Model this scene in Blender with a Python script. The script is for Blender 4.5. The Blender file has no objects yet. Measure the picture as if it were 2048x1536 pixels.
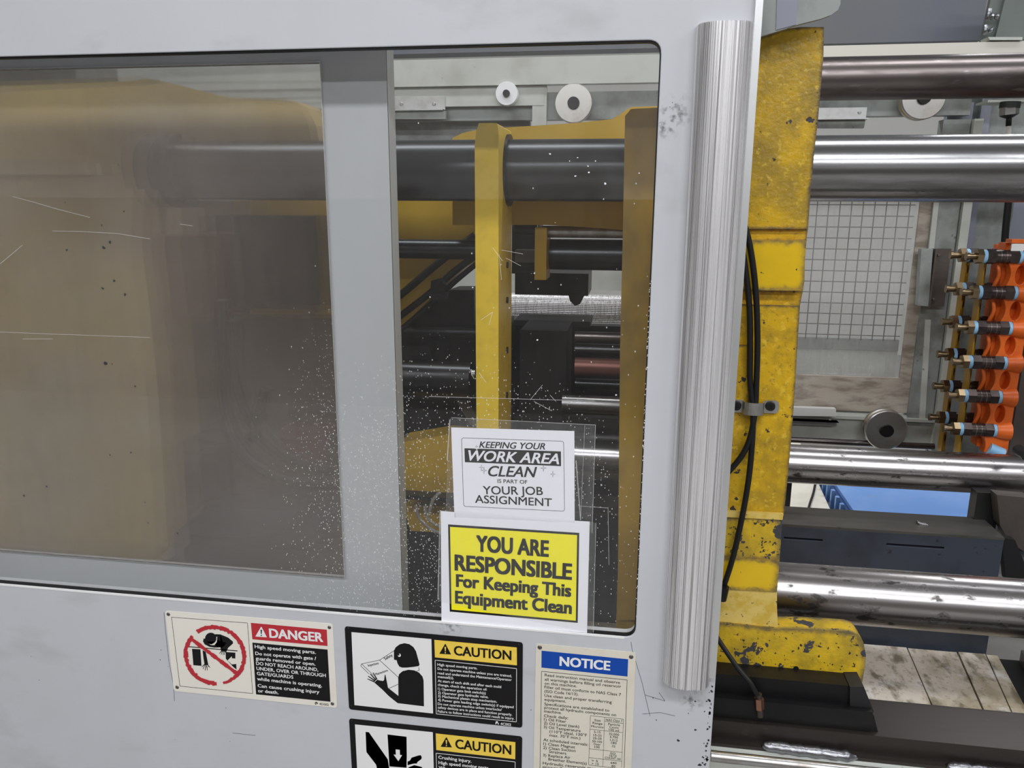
import bpy, bmesh, math, random
from mathutils import Vector, Matrix
random.seed(7)
sc = bpy.context.scene
COL = sc.collection
PI = math.pi

# ------------------------------------------------------------------ camera
F, CX, CY = 1568.0, 1024.0, 768.0
YAW, PITCH, ROLL = math.radians(-8.70), math.radians(13.06), math.radians(0.25)
CAM = Vector((0.0, -1.45, 1.50))
_f = Vector((math.sin(YAW)*math.cos(PITCH), math.cos(YAW)*math.cos(PITCH), -math.sin(PITCH)))
_r = Vector((math.cos(YAW), -math.sin(YAW), 0))
_u = _r.cross(_f)
R_ = _r*math.cos(ROLL) + _u*math.sin(ROLL)
U_ = -_r*math.sin(ROLL) + _u*math.cos(ROLL)
cd = bpy.data.cameras.new('camera'); cam = bpy.data.objects.new('camera', cd); COL.objects.link(cam)
cd.sensor_fit = 'HORIZONTAL'; cd.sensor_width = 36.0; cd.lens = 36.0*F/2048.0
cd.clip_start = 0.02; cd.clip_end = 60
mw = Matrix.Identity(4)
for i in range(3):
    mw[i][0] = R_[i]; mw[i][1] = U_[i]; mw[i][2] = -_f[i]; mw[i][3] = CAM[i]
cam.matrix_world = mw
sc.camera = cam

def ray(px, py):
    return _f + R_*((px-CX)/F) + U_*((CY-py)/F)
def P(px, py, Y):
    d = ray(px, py); return CAM + d*((Y-CAM.y)/d.y)
def PZ(px, py, Z):
    d = ray(px, py); return CAM + d*((Z-CAM.z)/d.z)

# ------------------------------------------------------------------ light, exposure
w = bpy.data.worlds.new('world'); sc.world = w; w.use_nodes = True
w.node_tree.nodes['Background'].inputs[0].default_value = (0.9, 0.95, 1.0, 1)
w.node_tree.nodes['Background'].inputs[1].default_value = 0.05
sc.view_settings.view_transform = 'Standard'; sc.view_settings.look = 'None'
sc.view_settings.gamma = 1.0; sc.view_settings.use_curve_mapping = False
sc.view_settings.exposure = 0.14
sc.cycles.max_bounces = 8; sc.cycles.diffuse_bounces = 4; sc.cycles.glossy_bounces = 4; sc.cycles.transparent_max_bounces = 20
LAMPS = [(-2.4, -2.4), (0.6, -2.4), (3.6, -2.4), (-1.2, 0.75), (1.5, 0.75), (4.2, 0.75), (-1.0, 3.6), (2.5, 3.6), (-1.0, -5.0), (2.5, -5.0)]
LAMP_Z = 3.9
for i, (x, y) in enumerate(LAMPS):
    ld = bpy.data.lights.new('lamp_light', 'AREA'); ld.shape = 'RECTANGLE'; ld.size = 2.3; ld.size_y = 0.32
    ld.energy = (66 if y > -4 else 105) if y < 0 else (24 if y < 2 else 70); ld.color = (0.95, 0.97, 1.0)
    lo = bpy.data.objects.new('lamp_light', ld); COL.objects.link(lo); lo.location = (x, y, LAMP_Z-0.03)

# ------------------------------------------------------------------ materials
class NT:
    def __init__(s, name):
        s.m = bpy.data.materials.new(name); s.m.use_nodes = True; s.t = s.m.node_tree; s.t.nodes.clear()
        s.out = s.t.nodes.new('ShaderNodeOutputMaterial')
        s.tc = s.t.nodes.new('ShaderNodeTexCoord')
    def n(s, typ, **kw):
        nd = s.t.nodes.new(typ)
        for k, v in kw.items():
            setattr(nd, k, v)
        return nd
    def l(s, a, b): s.t.links.new(a, b)
    def coord(s, scale=(1, 1, 1), loc=(0, 0, 0)):
        mp = s.n('ShaderNodeMapping'); s.l(s.tc.outputs['Object'], mp.inputs[0])
        mp.inputs['Scale'].default_value = scale; mp.inputs['Location'].default_value = loc
        return mp.outputs[0]
    def noise(s, scale, detail=4, stretch=(1, 1, 1), rough=.55, loc=(0, 0, 0), dist=0):
        nd = s.n('ShaderNodeTexNoise'); s.l(s.coord(stretch, loc), nd.inputs['Vector'])
        nd.inputs['Scale'].default_value = scale; nd.inputs['Detail'].default_value = detail
        nd.inputs['Roughness'].default_value = rough; nd.inputs['Distortion'].default_value = dist
        return nd.outputs['Fac']
    def rng(s, v, lo, hi, a=0., b=1.):
        nd = s.n('ShaderNodeMapRange'); s.l(v, nd.inputs[0])
        for i, q in enumerate((lo, hi, a, b)): nd.inputs[i+1].default_value = q
        return nd.outputs[0]
    def math(s, op, a, b=None, clamp=False):
        nd = s.n('ShaderNodeMath', operation=op); nd.use_clamp = clamp
        for i, q in enumerate((a, b)):
            if q is None: continue
            if isinstance(q, (int, float)): nd.inputs[i].default_value = q
            else: s.l(q, nd.inputs[i])
        return nd.outputs[0]
    def mixc(s, fac, a, b):
        nd = s.n('ShaderNodeMix', data_type='RGBA')
        for idx, q in ((0, fac), (6, a), (7, b)):
            if isinstance(q, (int, float)): nd.inputs[idx].default_value = q
            elif isinstance(q, tuple): nd.inputs[idx].default_value = (*q, 1) if len(q) == 3 else q
            else: s.l(q, nd.inputs[idx])
        return nd.outputs[2]
    def mixf(s, fac, a, b):
        nd = s.n('ShaderNodeMix', data_type='FLOAT')
        for idx, q in ((0, fac), (2, a), (3, b)):
            if isinstance(q, (int, float)): nd.inputs[idx].default_value = q
            else: s.l(q, nd.inputs[idx])
        return nd.outputs[0]
    def set(s, sock, v):
        if isinstance(v, tuple): sock.default_value = (*v, 1) if len(v) == 3 else v
        elif isinstance(v, (int, float)): sock.default_value = v
        else: s.l(v, sock)

def srgb(r, g, b):
    return tuple((c/255/12.92) if c <= 10 else ((c/255+.055)/1.055)**2.4 for c in (r, g, b))

def mat(name, col, rough=.5, metal=0., layers=(), bump=None, edge=None, spec=.5):
    """layers: (colour, scale, lo, hi, stretch, amount, rough, metal)"""
    s = NT(name); c, rg, mt = col, rough, metal
    for k, L in enumerate(layers):
        lc, scale, lo, hi, st, am, lr, lm = (list(L)+[None]*8)[:8]
        mask = s.math('MULTIPLY', s.rng(s.noise(scale, 5, st or (1, 1, 1), .6, (k*3.1, k*1.7, k*2.3)), lo, hi), am if am is not None else 1.)
        c = s.mixc(mask, c, lc)
        if lr is not None: rg = s.mixf(mask, rg, lr)
        if lm is not None: mt = s.mixf(mask, mt, lm)
    if edge:   # worn edges: (colour, radius, noise scale, strength)
        bv = s.n('ShaderNodeBevel'); bv.samples = 6; bv.inputs[0].default_value = edge[1]
        ge = s.n('ShaderNodeNewGeometry'); dp = s.n('ShaderNodeVectorMath', operation='DOT_PRODUCT')
        s.l(bv.outputs[0], dp.inputs[0]); s.l(ge.outputs['Normal'], dp.inputs[1])
        e = s.math('SUBTRACT', 1., dp.outputs['Value'])
        e = s.math('MULTIPLY', e, edge[3])
        e = s.math('ADD', e, s.noise(edge[2], 6, (1, 1, 1), .7))
        mask = s.rng(e, .70, .74)
        c = s.mixc(mask, c, edge[0]); rg = s.mixf(mask, rg, .5)
    b = s.n('ShaderNodeBsdfPrincipled')
    s.set(b.inputs['Base Color'], c); s.set(b.inputs['Roughness'], rg); s.set(b.inputs['Metallic'], mt)
    b.inputs['Specular IOR Level'].default_value = spec
    if bump:
        bn = s.n('ShaderNodeBump'); bn.inputs['Strength'].default_value = bump[1]; bn.inputs['Distance'].default_value = bump[2] if len(bump) > 2 else .002
        s.l(s.noise(bump[0], 5, bump[3] if len(bump) > 3 else (1, 1, 1)), bn.inputs['Height']); s.l(bn.outputs[0], b.inputs['Normal'])
    s.l(b.outputs[0], s.out.inputs[0])
    return s.m

def emit(name, col, st):
    s = NT(name); e = s.n('ShaderNodeEmission'); s.set(e.inputs[0], col); e.inputs[1].default_value = st
    s.l(e.outputs[0], s.out.inputs[0]); return s.m

def pane_mat(name, haze_col, haze, refl, blur=0., specks=None, streak=.3, tint=(1, 1, 1), grr=.02, clean=None):
    """dirty clear plastic: transparent + mirror reflection + a thin diffuse film of grime and painted haze"""
    s = NT(name)
    tr = s.n('ShaderNodeBsdfTransparent'); s.set(tr.inputs[0], tint)
    base = tr.outputs[0]
    if blur:
        rf = s.n('ShaderNodeBsdfRefraction'); rf.inputs['IOR'].default_value = 1.12; rf.inputs['Roughness'].default_value = blur
        mx = s.n('ShaderNodeMixShader'); mx.inputs[0].default_value = .6
        s.l(base, mx.inputs[1]); s.l(rf.outputs[0], mx.inputs[2]); base = mx.outputs[0]
    df = s.n('ShaderNodeBsdfDiffuse'); s.set(df.inputs[0], haze_col)
    h1 = s.rng(s.noise(2.2, 5, (1, 1, .7)), .3, .75, haze*(1-streak), haze*(1+streak))
    if clean:  # haze gradient: thin at this point, thicker painted veil farther out
        cd_ = s.n('ShaderNodeVectorMath', operation='DISTANCE'); s.l(s.coord((1, 1, .8)), cd_.inputs[0]); cd_.inputs[1].default_value = (clean[0], 0, clean[1]*.8)
        h1 = s.math('MULTIPLY', h1, s.rng(cd_.outputs['Value'], .05, clean[2], .22, 1.15))
    h2 = s.rng(s.noise(60, 4, (1, 1, .12)), .45, .8, 0, haze*(.2 if clean else .5))
    h3 = s.rng(s.noise(240, 3), .66, .74, 0, haze*.5)
    fac = s.math('ADD', h1, s.math('ADD', h2, h3), True)
    spk = None
    if specks:
        for (cx, cz, rad, scale, thr, amt) in specks:
            vo = s.n('ShaderNodeTexVoronoi'); s.l(s.coord((1, 1, .7)), vo.inputs['Vector']); vo.inputs['Scale'].default_value = scale
            sp = s.rng(vo.outputs['Distance'], thr, thr*.55)
            rnd = s.n('ShaderNodeSeparateColor'); s.l(vo.outputs['Color'], rnd.inputs[0])
            vd = s.n('ShaderNodeVectorMath', operation='DISTANCE'); s.l(s.coord(), vd.inputs[0]); vd.inputs[1].default_value = (cx, 0, cz)
            reg = s.rng(vd.outputs['Value'], 0, rad, 1, 0)
            on = s.rng(s.math('ADD', rnd.outputs[0], s.math('MULTIPLY', reg, .45)), .97, 1.0)
            on = s.math('MULTIPLY', on, s.rng(reg, 0.0, .1))
            q_ = s.math('MULTIPLY', s.math('MULTIPLY', sp, on), amt); spk = q_ if spk is None else s.math('ADD', spk, q_, True)
    mx = s.n('ShaderNodeMixShader'); s.l(fac, mx.inputs[0]); s.l(base, mx.inputs[1]); s.l(df.outputs[0], mx.inputs[2])
    if spk is not None:
        d2 = s.n('ShaderNodeBsdfDiffuse'); s.set(d2.inputs[0], (.85, .85, .84)); m3 = s.n('ShaderNodeMixShader')
        s.l(spk, m3.inputs[0]); s.l(mx.outputs[0], m3.inputs[1]); s.l(d2.outputs[0], m3.inputs[2]); mx = m3
    gl = s.n('ShaderNodeBsdfGlossy'); gl.inputs['Roughness'].default_value = grr
    lw = s.n('ShaderNodeLayerWeight'); lw.inputs[0].default_value = .5
    fm = s.math('MULTIPLY', s.math('ADD', s.math('MULTIPLY', s.math('POWER', lw.outputs['Facing'], 4.), .5), .022), refl, True)
    m2 = s.n('ShaderNodeMixShader'); s.l(fm, m2.inputs[0]); s.l(mx.outputs[0], m2.inputs[1]); s.l(gl.outputs[0], m2.inputs[2])
    s.l(m2.outputs[0], s.out.inputs[0])
    return s.m

GREY = (.50, .515, .56)
m_gate = mat('gate_paint', (.545, .555, .585), .42, layers=[((.47, .475, .49), 1.6, .4, .7, None, .6), ((.30, .29, .27), 4.0, .56, .85, (1, 1, 2), .5), ((.12, .12, .12), 130, .80, .82, None, .8), ((.40, .41, .42), 40, .66, .8, None, .3)], bump=(500, .06, .0006))
def smudge(m, c, r, col, seed):
    n = m.node_tree.nodes; l = m.node_tree.links; pb = [q for q in n if q.type == 'BSDF_PRINCIPLED'][0]
    tc = n.new('ShaderNodeTexCoord'); vd = n.new('ShaderNodeVectorMath'); vd.operation = 'DISTANCE'; l.new(tc.outputs['Object'], vd.inputs[0]); vd.inputs[1].default_value = c
    mr = n.new('ShaderNodeMapRange'); l.new(vd.outputs['Value'], mr.inputs[0]); mr.inputs[1].default_value = r; mr.inputs[2].default_value = 0
    no = n.new('ShaderNodeTexNoise'); no.inputs['Scale'].default_value = 90; no.inputs['Detail'].default_value = 6; l.new(tc.outputs['Object'], no.inputs['Vector'])
    mp = n.new('ShaderNodeMapRange'); l.new(no.outputs[0], mp.inputs[0]); mp.inputs[1].default_value = .48; mp.inputs[2].default_value = .66
    mu = n.new('ShaderNodeMath'); mu.operation = 'MULTIPLY'; l.new(mr.outputs[0], mu.inputs[0]); l.new(mp.outputs[0], mu.inputs[1])
    mx = n.new('ShaderNodeMix'); mx.data_type = 'RGBA'; l.new(mu.outputs[0], mx.inputs[0]); l.new(pb.inputs[0].links[0].from_socket, mx.inputs[6]); mx.inputs[7].default_value = (*col, 1)
    l.new(mx.outputs[2], pb.inputs[0])
for (sx, sy, sr) in ((1352, 225, .035), (1330, 250, .03), (1385, 1400, .03), (900, 1250, .03)):
    q_ = P(sx, sy, 0); smudge(m_gate, (q_.x, -.02, q_.z-.04), sr, (.10, .10, .09), 0)
m_inner = mat('inner_gate_paint', (.46, .475, .485), .4, layers=[((.32, .32, .32), 2.5, .5, .8, (1, 1, .3), .5), ((.15, .15, .15), 110, .79, .82, None, .7)], bump=(400, .06, .0006))
m_rear = mat('rear_grey_paint', (.30, .325, .31), .45, layers=[((.13, .13, .12), 7, .45, .68, None, .8), ((.05, .045, .04), 30, .66, .74, None, .7)], bump=(200, .1, .001))
m_rearlt = mat('rear_light_paint', (.55, .57, .53), .4, layers=[((.35, .33, .28), 6, .5, .8, None, .6), ((.05, .045, .04), 45, .69, .75, None, .8)])
m_rearbl = mat('rear_blue_grey_paint', (.27, .28, .34), .45, layers=[((.25, .27, .33), 3, .4, .7, None, .6)])
m_beam = mat('header_beam_paint', (.125, .135, .165), .5, layers=[((.15, .155, .15), 1.5, .4, .65, None, .8), ((.08, .08, .08), 60, .72, .78, None, .6)])
m_green = mat('green_grey_paint', (.14, .16, .15), .5, layers=[((.08, .09, .08), 6, .5, .7, None, .7)])
m_yel = mat('worn_yellow_paint', (.64, .385, .006), .34, layers=[((.40, .25, .012), 18, .44, .60, None, .8), ((.26, .18, .03), 6, .53, .70, None, .75), ((.80, .54, .05), 70, .56, .66, None, .6), ((.03, .026, .025), 34, .655, .668, None, 1., .5), ((.20, .14, .03), 120, .60, .68, None, .6)], bump=(90, .6, .003), edge=((.035, .03, .035), .016, 45, 1.9))
m_yelclean = mat('clean_yellow_paint', (.80, .52, .008), .3, layers=[((.66, .42, .008), 9, .4, .7, None, .6), ((.05, .04, .04), 38, .67, .68, None, 1., .5)], edge=((.06, .05, .055), .03, 60, 1.5))
m_yelfoot = mat('chipped_yellow_paint', (.66, .43, .015), .38, layers=[((.38, .26, .02), 14, .46, .62, None, .8), ((.05, .05, .055), 22, .585, .60, None, 1., .45), ((.03, .025, .02), 75, .62, .635, None, 1.)], bump=(90, .7, .003), edge=((.05, .05, .055), .035, 34, 1.5))
m_yelpale = mat('pale_dusty_yellow_paint', (.72, .53, .14), .4, layers=[((.60, .40, .04), 30, .45, .60, None, .8), ((.10, .08, .04), 70, .63, .66, None, 1.)], bump=(150, .3, .001))
m_yelin = mat('interior_yellow_paint', (.62, .40, .03), .4, layers=[((.45, .28, .03), 4, .4, .7, None, .6)])
m_yelplate = mat('guard_plate_yellow', (.86, .60, .05), .35, layers=[((.55, .37, .04), 30, .5, .75, None, .5)])
m_bar = mat('tie_bar_steel', (.33, .33, .335), .22, 1., layers=[((.10, .095, .09), 9, .45, .60, (.10, 1, 1), .85, .38), ((.60, .58, .57), 60, .55, .75, (.05, 1, 1), .6, .2), ((.05, .045, .04), 12, .62, .72, (.5, 1, 1), .7, .5)], bump=(120, .06, .001, (.05, 1, 1)))
m_barlt = mat('scuffed_bar_steel', (.47, .45, .45), .24, 1., layers=[((.20, .175, .165), 10, .45, .62, (.12, 1, 1), .8, .38), ((.05, .045, .04), 34, .58, .66, (.5, 1, 1), .85, .5)], bump=(120, .08, .001, (.1, 1, 1)))
m_bardk = mat('greasy_bar_steel', (.20, .175, .17), .30, 1., layers=[((.08, .065, .06), 7, .42, .60, (.3, 1, 1), .85, .45), ((.5, .48, .47), 50, .60, .75, (.2, 1, 1), .5, .2)], bump=(100, .1, .001, (.2, 1, 1)))
m_barin = mat('oiled_dark_rod', (.075, .08, .085), .28, 1., layers=[((.05, .05, .05), 6, .4, .6, (.1, 1, 1), .7)])
m_steel = mat('turned_steel', (.55, .54, .53), .28, 1., layers=[((.25, .21, .18), 14, .5, .68, None, .7, .5)])
m_alu = mat('ribbed_aluminium', (.92, .91, .92), .30, .68, layers=[((.30, .28, .28), 260, .52, .60, (1, 1, .004), .75, .5), ((.45, .43, .42), 90, .50, .62, (1, 1, .01), .6, .4), ((.40, .39, .39), 9, .5, .8, (1, 1, .1), .35, .4), ((.25, .22, .2), 60, .68, .76, (1, 1, .12), .5)])
m_alusm = mat('smooth_aluminium', (.78, .79, .80), .36, .9, layers=[((.5, .5, .5), 70, .7, .76, None, .4)])
m_galv = mat('zinc_bracket', (.55, .55, .54), .38, 1., layers=[((.30, .28, .26), 10, .5, .7, None, .6)])
m_black = mat('black_rubber', (.010, .010, .011), .45, spec=.3)
m_blksteel = mat('black_oily_steel', (.010, .010, .011), .38, .5, layers=[((.022, .02, .018), 9, .5, .7, (.3, 1, 1), .7)], bump=(80, .15, .001))
m_dark = mat('dark_machine_steel', (.020, .020, .022), .5, .3, layers=[((.02, .02, .02), 6, .4, .7, None, .7)])
m_brownrail = mat('oily_brown_steel', (.045, .037, .033), .36, .6, layers=[((.03, .026, .024), 7, .42, .62, (.25, 1, 1), .8, .28), ((.16, .14, .13), 40, .64, .74, (.3, 1, 1), .5)], bump=(60, .15, .001, (.4, 1, 1)))
m_bedblue = mat('slate_painted_steel', (.06, .07, .095), .42, .2, layers=[((.03, .035, .045), 6, .45, .65, None, .6), ((.015, .015, .015), 40, .66, .70, (.5, 1, 1), .8)])
m_greysteel = mat('weathered_grey_steel', (.20, .19, .175), .35, .7, layers=[((.10, .09, .08), 6, .45, .65, (.3, 1, 1), .8), ((.04, .035, .03), 30, .66, .72, None, .7)])
m_rearalu = mat('beige_guide_channel', (.62, .60, .53), .35, .3, layers=[((.48, .43, .35), 6, .5, .7, (.3, 1, 1), .6)])
m_orange = mat('orange_manifold_paint', (.80, .15, .015), .36, layers=[((.40, .05, .008), 12, .45, .7, None, .6)], bump=(60, .2, .002))
m_lever = mat('amber_plate_paint', (.33, .18, .008), .35, layers=[((.35, .19, .01), 12, .45, .65, None, .7)])
m_brass = mat('brass', (.30, .22, .13), .3, 1., layers=[((.15, .11, .07), 30, .5, .7, None, .7)])
m_valve = mat('dark_valve_body', (.085, .065, .06), .34, .7, layers=[((.03, .025, .025), 20, .45, .65, None, .7)])
m_bluetape = mat('light_blue_band', (.27, .52, .78), .5)
m_copper = mat('copper_fitting', (.42, .22, .15), .35, 1.)
m_white = mat('white_plastic', (.92, .93, .95), .3)
m_paper = mat('white_paper', (.86, .86, .91), .55)
m_ink = mat('black_ink', (.010, .009, .010), .7, spec=.15)
m_signyel = mat('print_yellow', (.95, .86, .015), .5, spec=.2)
m_plate = mat('cream_plate', (.80, .76, .68), .35, layers=[((.68, .62, .52), 9, .55, .8, None, .5)])
m_platewh = mat('white_print', (.82, .81, .80), .38)
m_red = mat('danger_red', (.48, .022, .035), .42)
m_amber = mat('caution_amber', (.88, .62, .08), .4, layers=[((.75, .50, .05), 30, .5, .7, None, .5)])
m_blue = mat('notice_blue', (.005, .06, .36), .5, spec=.25)
m_signblk = mat('sign_black', (.010, .009, .010), .5, spec=.18)
m_notice = mat('notice_beige', (.70, .655, .55), .38, layers=[((.58, .52, .42), 12, .5, .75, None, .5)])
m_chip = mat('bare_chip', (.03, .028, .03), .5)
m_chipw = mat('white_primer', (.75, .75, .75), .5)
m_hose = mat('dark_hose', (.014, .014, .015), .4, spec=.3)
m_copperred = mat('dull_red_steel', (.20, .085, .07), .4, .6)
m_weld = mat('weld_metal', (.30, .30, .32), .3, 1., layers=[((.12, .12, .13), 40, .5, .7, None, .7)], bump=(60, .6, .004))
m_adh = mat('yellowed_sealant', (.44, .39, .33), .45, layers=[((.22, .18, .14), 26, .46, .62, (.3, 1, 1.3), .8), ((.60, .57, .52), 12, .5, .8, None, .5)])
m_floor = mat('hall_floor', (.26, .25, .235), .45, layers=[((.18, .17, .16), 3, .45, .7, None, .6)])
m_wall = mat('hall_wall', (.62, .61, .58), .7, layers=[((.52, .50, .47), 1.2, .4, .7, None, .4)])
m_wallnear = mat('near_wall', (.74, .72, .70), .7, layers=[((.34, .29, .26), .8, .45, .6, None, .8)])
m_dado = mat('dark_dado', (.10, .095, .09), .6, layers=[((.20, .17, .14), 1.1, .45, .6, None, .8)])
m_ceil = mat('ceiling_paint', (.72, .73, .74), .8)
m_tray = mat('oily_white_plate', (.64, .57, .49), .28, layers=[((.34, .28, .18), 5, .42, .56, (1, .5, 1), .8), ((.16, .13, .08), 18, .53, .64, (1, .5, 1), .85), ((.80, .78, .76), 9, .55, .70, None, .8), ((.20, .17, .12), 70, .56, .64, None, .5), ((.50, .17, .10), 3.3, .74, .8, None, .5)], bump=(45, .5, .004))
m_pallet = mat('blue_plastic', (.17, .36, .80), .38, layers=[((.30, .48, .85), 3, .45, .7, None, .6), ((.30, .33, .42), 6, .6, .75, None, .6)])
m_palletdk = mat('dark_blue_plastic', (.03, .07, .20), .45)
m_cream = mat('cream_cabinet', (.88, .84, .72), .5, layers=[((.62, .57, .47), 5, .5, .7, None, .5)])
m_lamp = emit('lamp_tube', (.95, .97, 1.0), 6)
m_clearhose = mat('milky_tube', (.35, .33, .30), .25)

gl_front = pane_mat('gate_pane_plastic', (.60, .59, .57), .010, 1.9, streak=.6, specks=[(-.36, .80, .42, 260, .30, .7), (.0, 1.2, .45, 70, .10, .6)])
gl_inner = pane_mat('hazed_pane_plastic', (.42, .36, .31), .17, 1.4, clean=(.18, .92, .55), blur=.13, streak=.35, specks=[(.20, .62, .36, 300, .30, .9), (.20, .62, .42, 120, .18, .9), (.16, .9, .25, 130, .16, .9)])  # brown haze colour: grime plus the hall's reflection painted in
gl_rear = pane_mat('rear_pane_plastic', (.62, .62, .60), .27, 1.0, streak=.6, specks=None)
gl_pouch = pane_mat('pouch_film', (.8, .8, .8), .03, 1.2, streak=.4, grr=.12)
gl_edge = pane_mat('plastic_edge', (.75, .75, .74), .45, 2.0, streak=.2, grr=.2)

# ------------------------------------------------------------------ object helpers
ORG = {}
def worg(o): return ORG.get(o.name, Vector((0, 0, 0)))
def tag(o, label=None, cat=None, group=None, kind=None):
    if label: o['label'] = label
    if cat: o['category'] = cat
    if group: o['group'] = group
    if kind: o['kind'] = kind
    return o
def thing(name, at, label, cat, group=None):
    o = bpy.data.objects.new(name, None); COL.objects.link(o); o.empty_display_size = .05
    o.location = at; ORG[o.name] = Vector(at)
    return tag(o, label, cat, group)
def finish(name, me, mt, parent=None, smooth=False):
    org = worg(parent) if parent else None
    if org is None:
        vs = [v.co for v in me.vertices]
        org = Vector([(min(v[i] for v in vs)+max(v[i] for v in vs))/2 for i in range(3)]); org.z = min(v.z for v in vs)
    me.transform(Matrix.Translation(-org))
    o = bpy.data.objects.new(name, me); COL.objects.link(o)
    ORG[o.name] = org
    if parent: o.parent = parent
    else: o.location = org
    for m in (mt if isinstance(mt, (list, tuple)) else [mt]): me.materials.append(m)
    if smooth:
        for p in me.polygons: p.use_smooth = True
    return o
def obj(name, bm, mt, parent=None, smooth=False, bev=0, auto=False):
    if bev:
        es = [e for e in bm.edges if len(e.link_faces) == 2 and e.calc_face_angle(0) > .6]
        bmesh.ops.bevel(bm, geom=es, offset=bev, segments=2, profile=.6, affect='EDGES', clamp_overlap=True)
    bmesh.ops.recalc_face_normals(bm, faces=bm.faces)
    me = bpy.data.meshes.new(name)
    if auto:
        for f in bm.faces: f.smooth = True
        for e in bm.edges:
            if len(e.link_faces) == 2 and e.calc_face_angle(0) > .6: e.smooth = False
    bm.to_mesh(me); bm.free()
    return finish(name, me, mt, parent, smooth)
def add_box(bm, x0, x1, y0, y1, z0, z1):
    vs = [bm.verts.new((x, y, z)) for x in (x0, x1) for y in (y0, y1) for z in (z0, z1)]
    for q in ((0, 1, 3, 2), (4, 6, 7, 5), (0, 4, 5, 1), (2, 3, 7, 6), (0, 2, 6, 4), (1, 5, 7, 3)):
        bm.faces.new([vs[i] for i in q])
def box(name, x0, x1, y0, y1, z0, z1, mt, parent=None, bev=0):
    bm = bmesh.new(); add_box(bm, min(x0, x1), max(x0, x1), y0, y1, min(z0, z1), max(z0, z1))
    return obj(name, bm, mt, parent, bev=bev)
def pbox(name, a, b, Y, dep, mt, parent=None, bev=.002):
    """world-aligned box whose front face at depth Y spans photo points a (upper left) to b (lower right)"""
    A, B = P(*a, Y), P(*b, Y)
    return box(name, A.x, B.x, Y, Y+dep, A.z, B.z, mt, parent, bev)
def prism_bm(bm, pts, y0, y1):
    """pts (x,z) outline extruded from y0 to y1"""
    f = [bm.verts.new((x, y0, z)) for x, z in pts]; k = [bm.verts.new((x, y1, z)) for x, z in pts]
    bm.faces.new(f); bm.faces.new(k[::-1])
    n = len(pts)
    for i in range(n): bm.faces.new((f[i], k[i], k[(i+1) % n], f[(i+1) % n]))
def poly(name, px, Y, dep, mt, parent=None, bev=0, auto=False):
    pts = [(q.x, q.z) for q in (P(x, y, Y) for x, y in px)]
    bm = bmesh.new(); prism_bm(bm, pts, Y, Y+dep)
    return obj(name, bm, mt, parent, bev=bev, auto=auto)
def rounded(pts, r, n=5):
    out = []; N = len(pts)
    for i in range(N):
        p, a, b = Vector(pts[i]), Vector(pts[i-1]), Vector(pts[(i+1) % N])
        da, db = (a-p).normalized(), (b-p).normalized()
        rr = min(r, (a-p).length*.45, (b-p).length*.45)
        for k in range(n+1):
            t = k/n; q = (p+da*rr)*(1-t)**2 + p*2*t*(1-t) + (p+db*rr)*t*t
            out.append((q.x, q.y))
    return out
def holed(name, outer, holes, y0, y1, mt, parent=None, bev=0):
    bm = bmesh.new()
    for lp in [outer]+holes:
        vs = [bm.verts.new((x, y0, z)) for x, z in lp]
        for i in range(len(vs)): bm.edges.new((vs[i], vs[(i+1) % len(vs)]))
    bmesh.ops.triangle_fill(bm, use_beauty=True, use_dissolve=False, edges=bm.edges[:], normal=(0, -1, 0))
    g = bmesh.ops.extrude_face_region(bm, geom=bm.faces[:])
    for v in [q for q in g['geom'] if isinstance(q, bmesh.types.BMVert)]: v.co.y = y1
    if bev:
        es = [e for e in bm.edges if len(e.link_faces) == 2 and e.calc_face_angle(0) > .6 and abs(e.verts[0].co.y-y0) < 1e-6 and abs(e.verts[1].co.y-y0) < 1e-6]
        bmesh.ops.bevel(bm, geom=es, offset=bev, segments=2, profile=.5, affect='EDGES')
    return obj(name, bm, mt, parent)
def add_cyl(bm, a, b, r, n=24, r2=None):
    a, b = Vector(a), Vector(b); d = (b-a).normalized()
    u = d.orthogonal().normalized(); v = d.cross(u)
    r2 = r if r2 is None else r2
    A = [bm.verts.new(a+(u*math.cos(2*PI*i/n)+v*math.sin(2*PI*i/n))*r) for i in range(n)]
    B = [bm.verts.new(b+(u*math.cos(2*PI*i/n)+v*math.sin(2*PI*i/n))*r2) for i in range(n)]
    for i in range(n): bm.faces.new((A[i], A[(i+1) % n], B[(i+1) % n], B[i]))
    bm.faces.new(A[::-1]); bm.faces.new(B)
def cyl(name, a, b, r, mt, parent=None, n=28, r2=None):
    bm = bmesh.new(); add_cyl(bm, a, b, r, n, r2)
    return obj(name, bm, mt, parent, auto=n > 8)
def smoothpath(pts, sub=6):
    out = []; n = len(pts)
    for i in range(n-1):
        p0, p1, p2, p3 = pts[max(i-1, 0)], pts[i], pts[i+1], pts[min(i+2, n-1)]
        for k in range(sub):
            t = k/sub
            out.append(.5*((2*p1)+(p2-p0)*t+(2*p0-5*p1+4*p2-p3)*t*t+(3*p1-p0-3*p2+p3)*t**3))
    out.append(pts[-1]); return out
def tube(name, pts, r, mt, parent=None, n=10, sub=6):
    pts = smoothpath([Vector(p) for p in pts], sub)
    bm = bmesh.new(); rings = []; u = None
    for i, p in enumerate(pts):
        d = (pts[min(i+1, len(pts)-1)]-pts[max(i-1, 0)]).normalized()
        u = d.orthogonal().normalized() if u is None else (u-d*u.dot(d)).normalized()
        v = d.cross(u)
        rings.append([bm.verts.new(p+(u*math.cos(2*PI*k/n)+v*math.sin(2*PI*k/n))*r) for k in range(n)])
    for a, b in zip(rings, rings[1:]):
        for k in range(n): bm.faces.new((a[k], a[(k+1) % n], b[(k+1) % n], b[k]))
    bm.faces.new(rings[0][::-1]); bm.faces.new(rings[-1])
    return obj(name, bm, mt, parent, auto=True)
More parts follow.
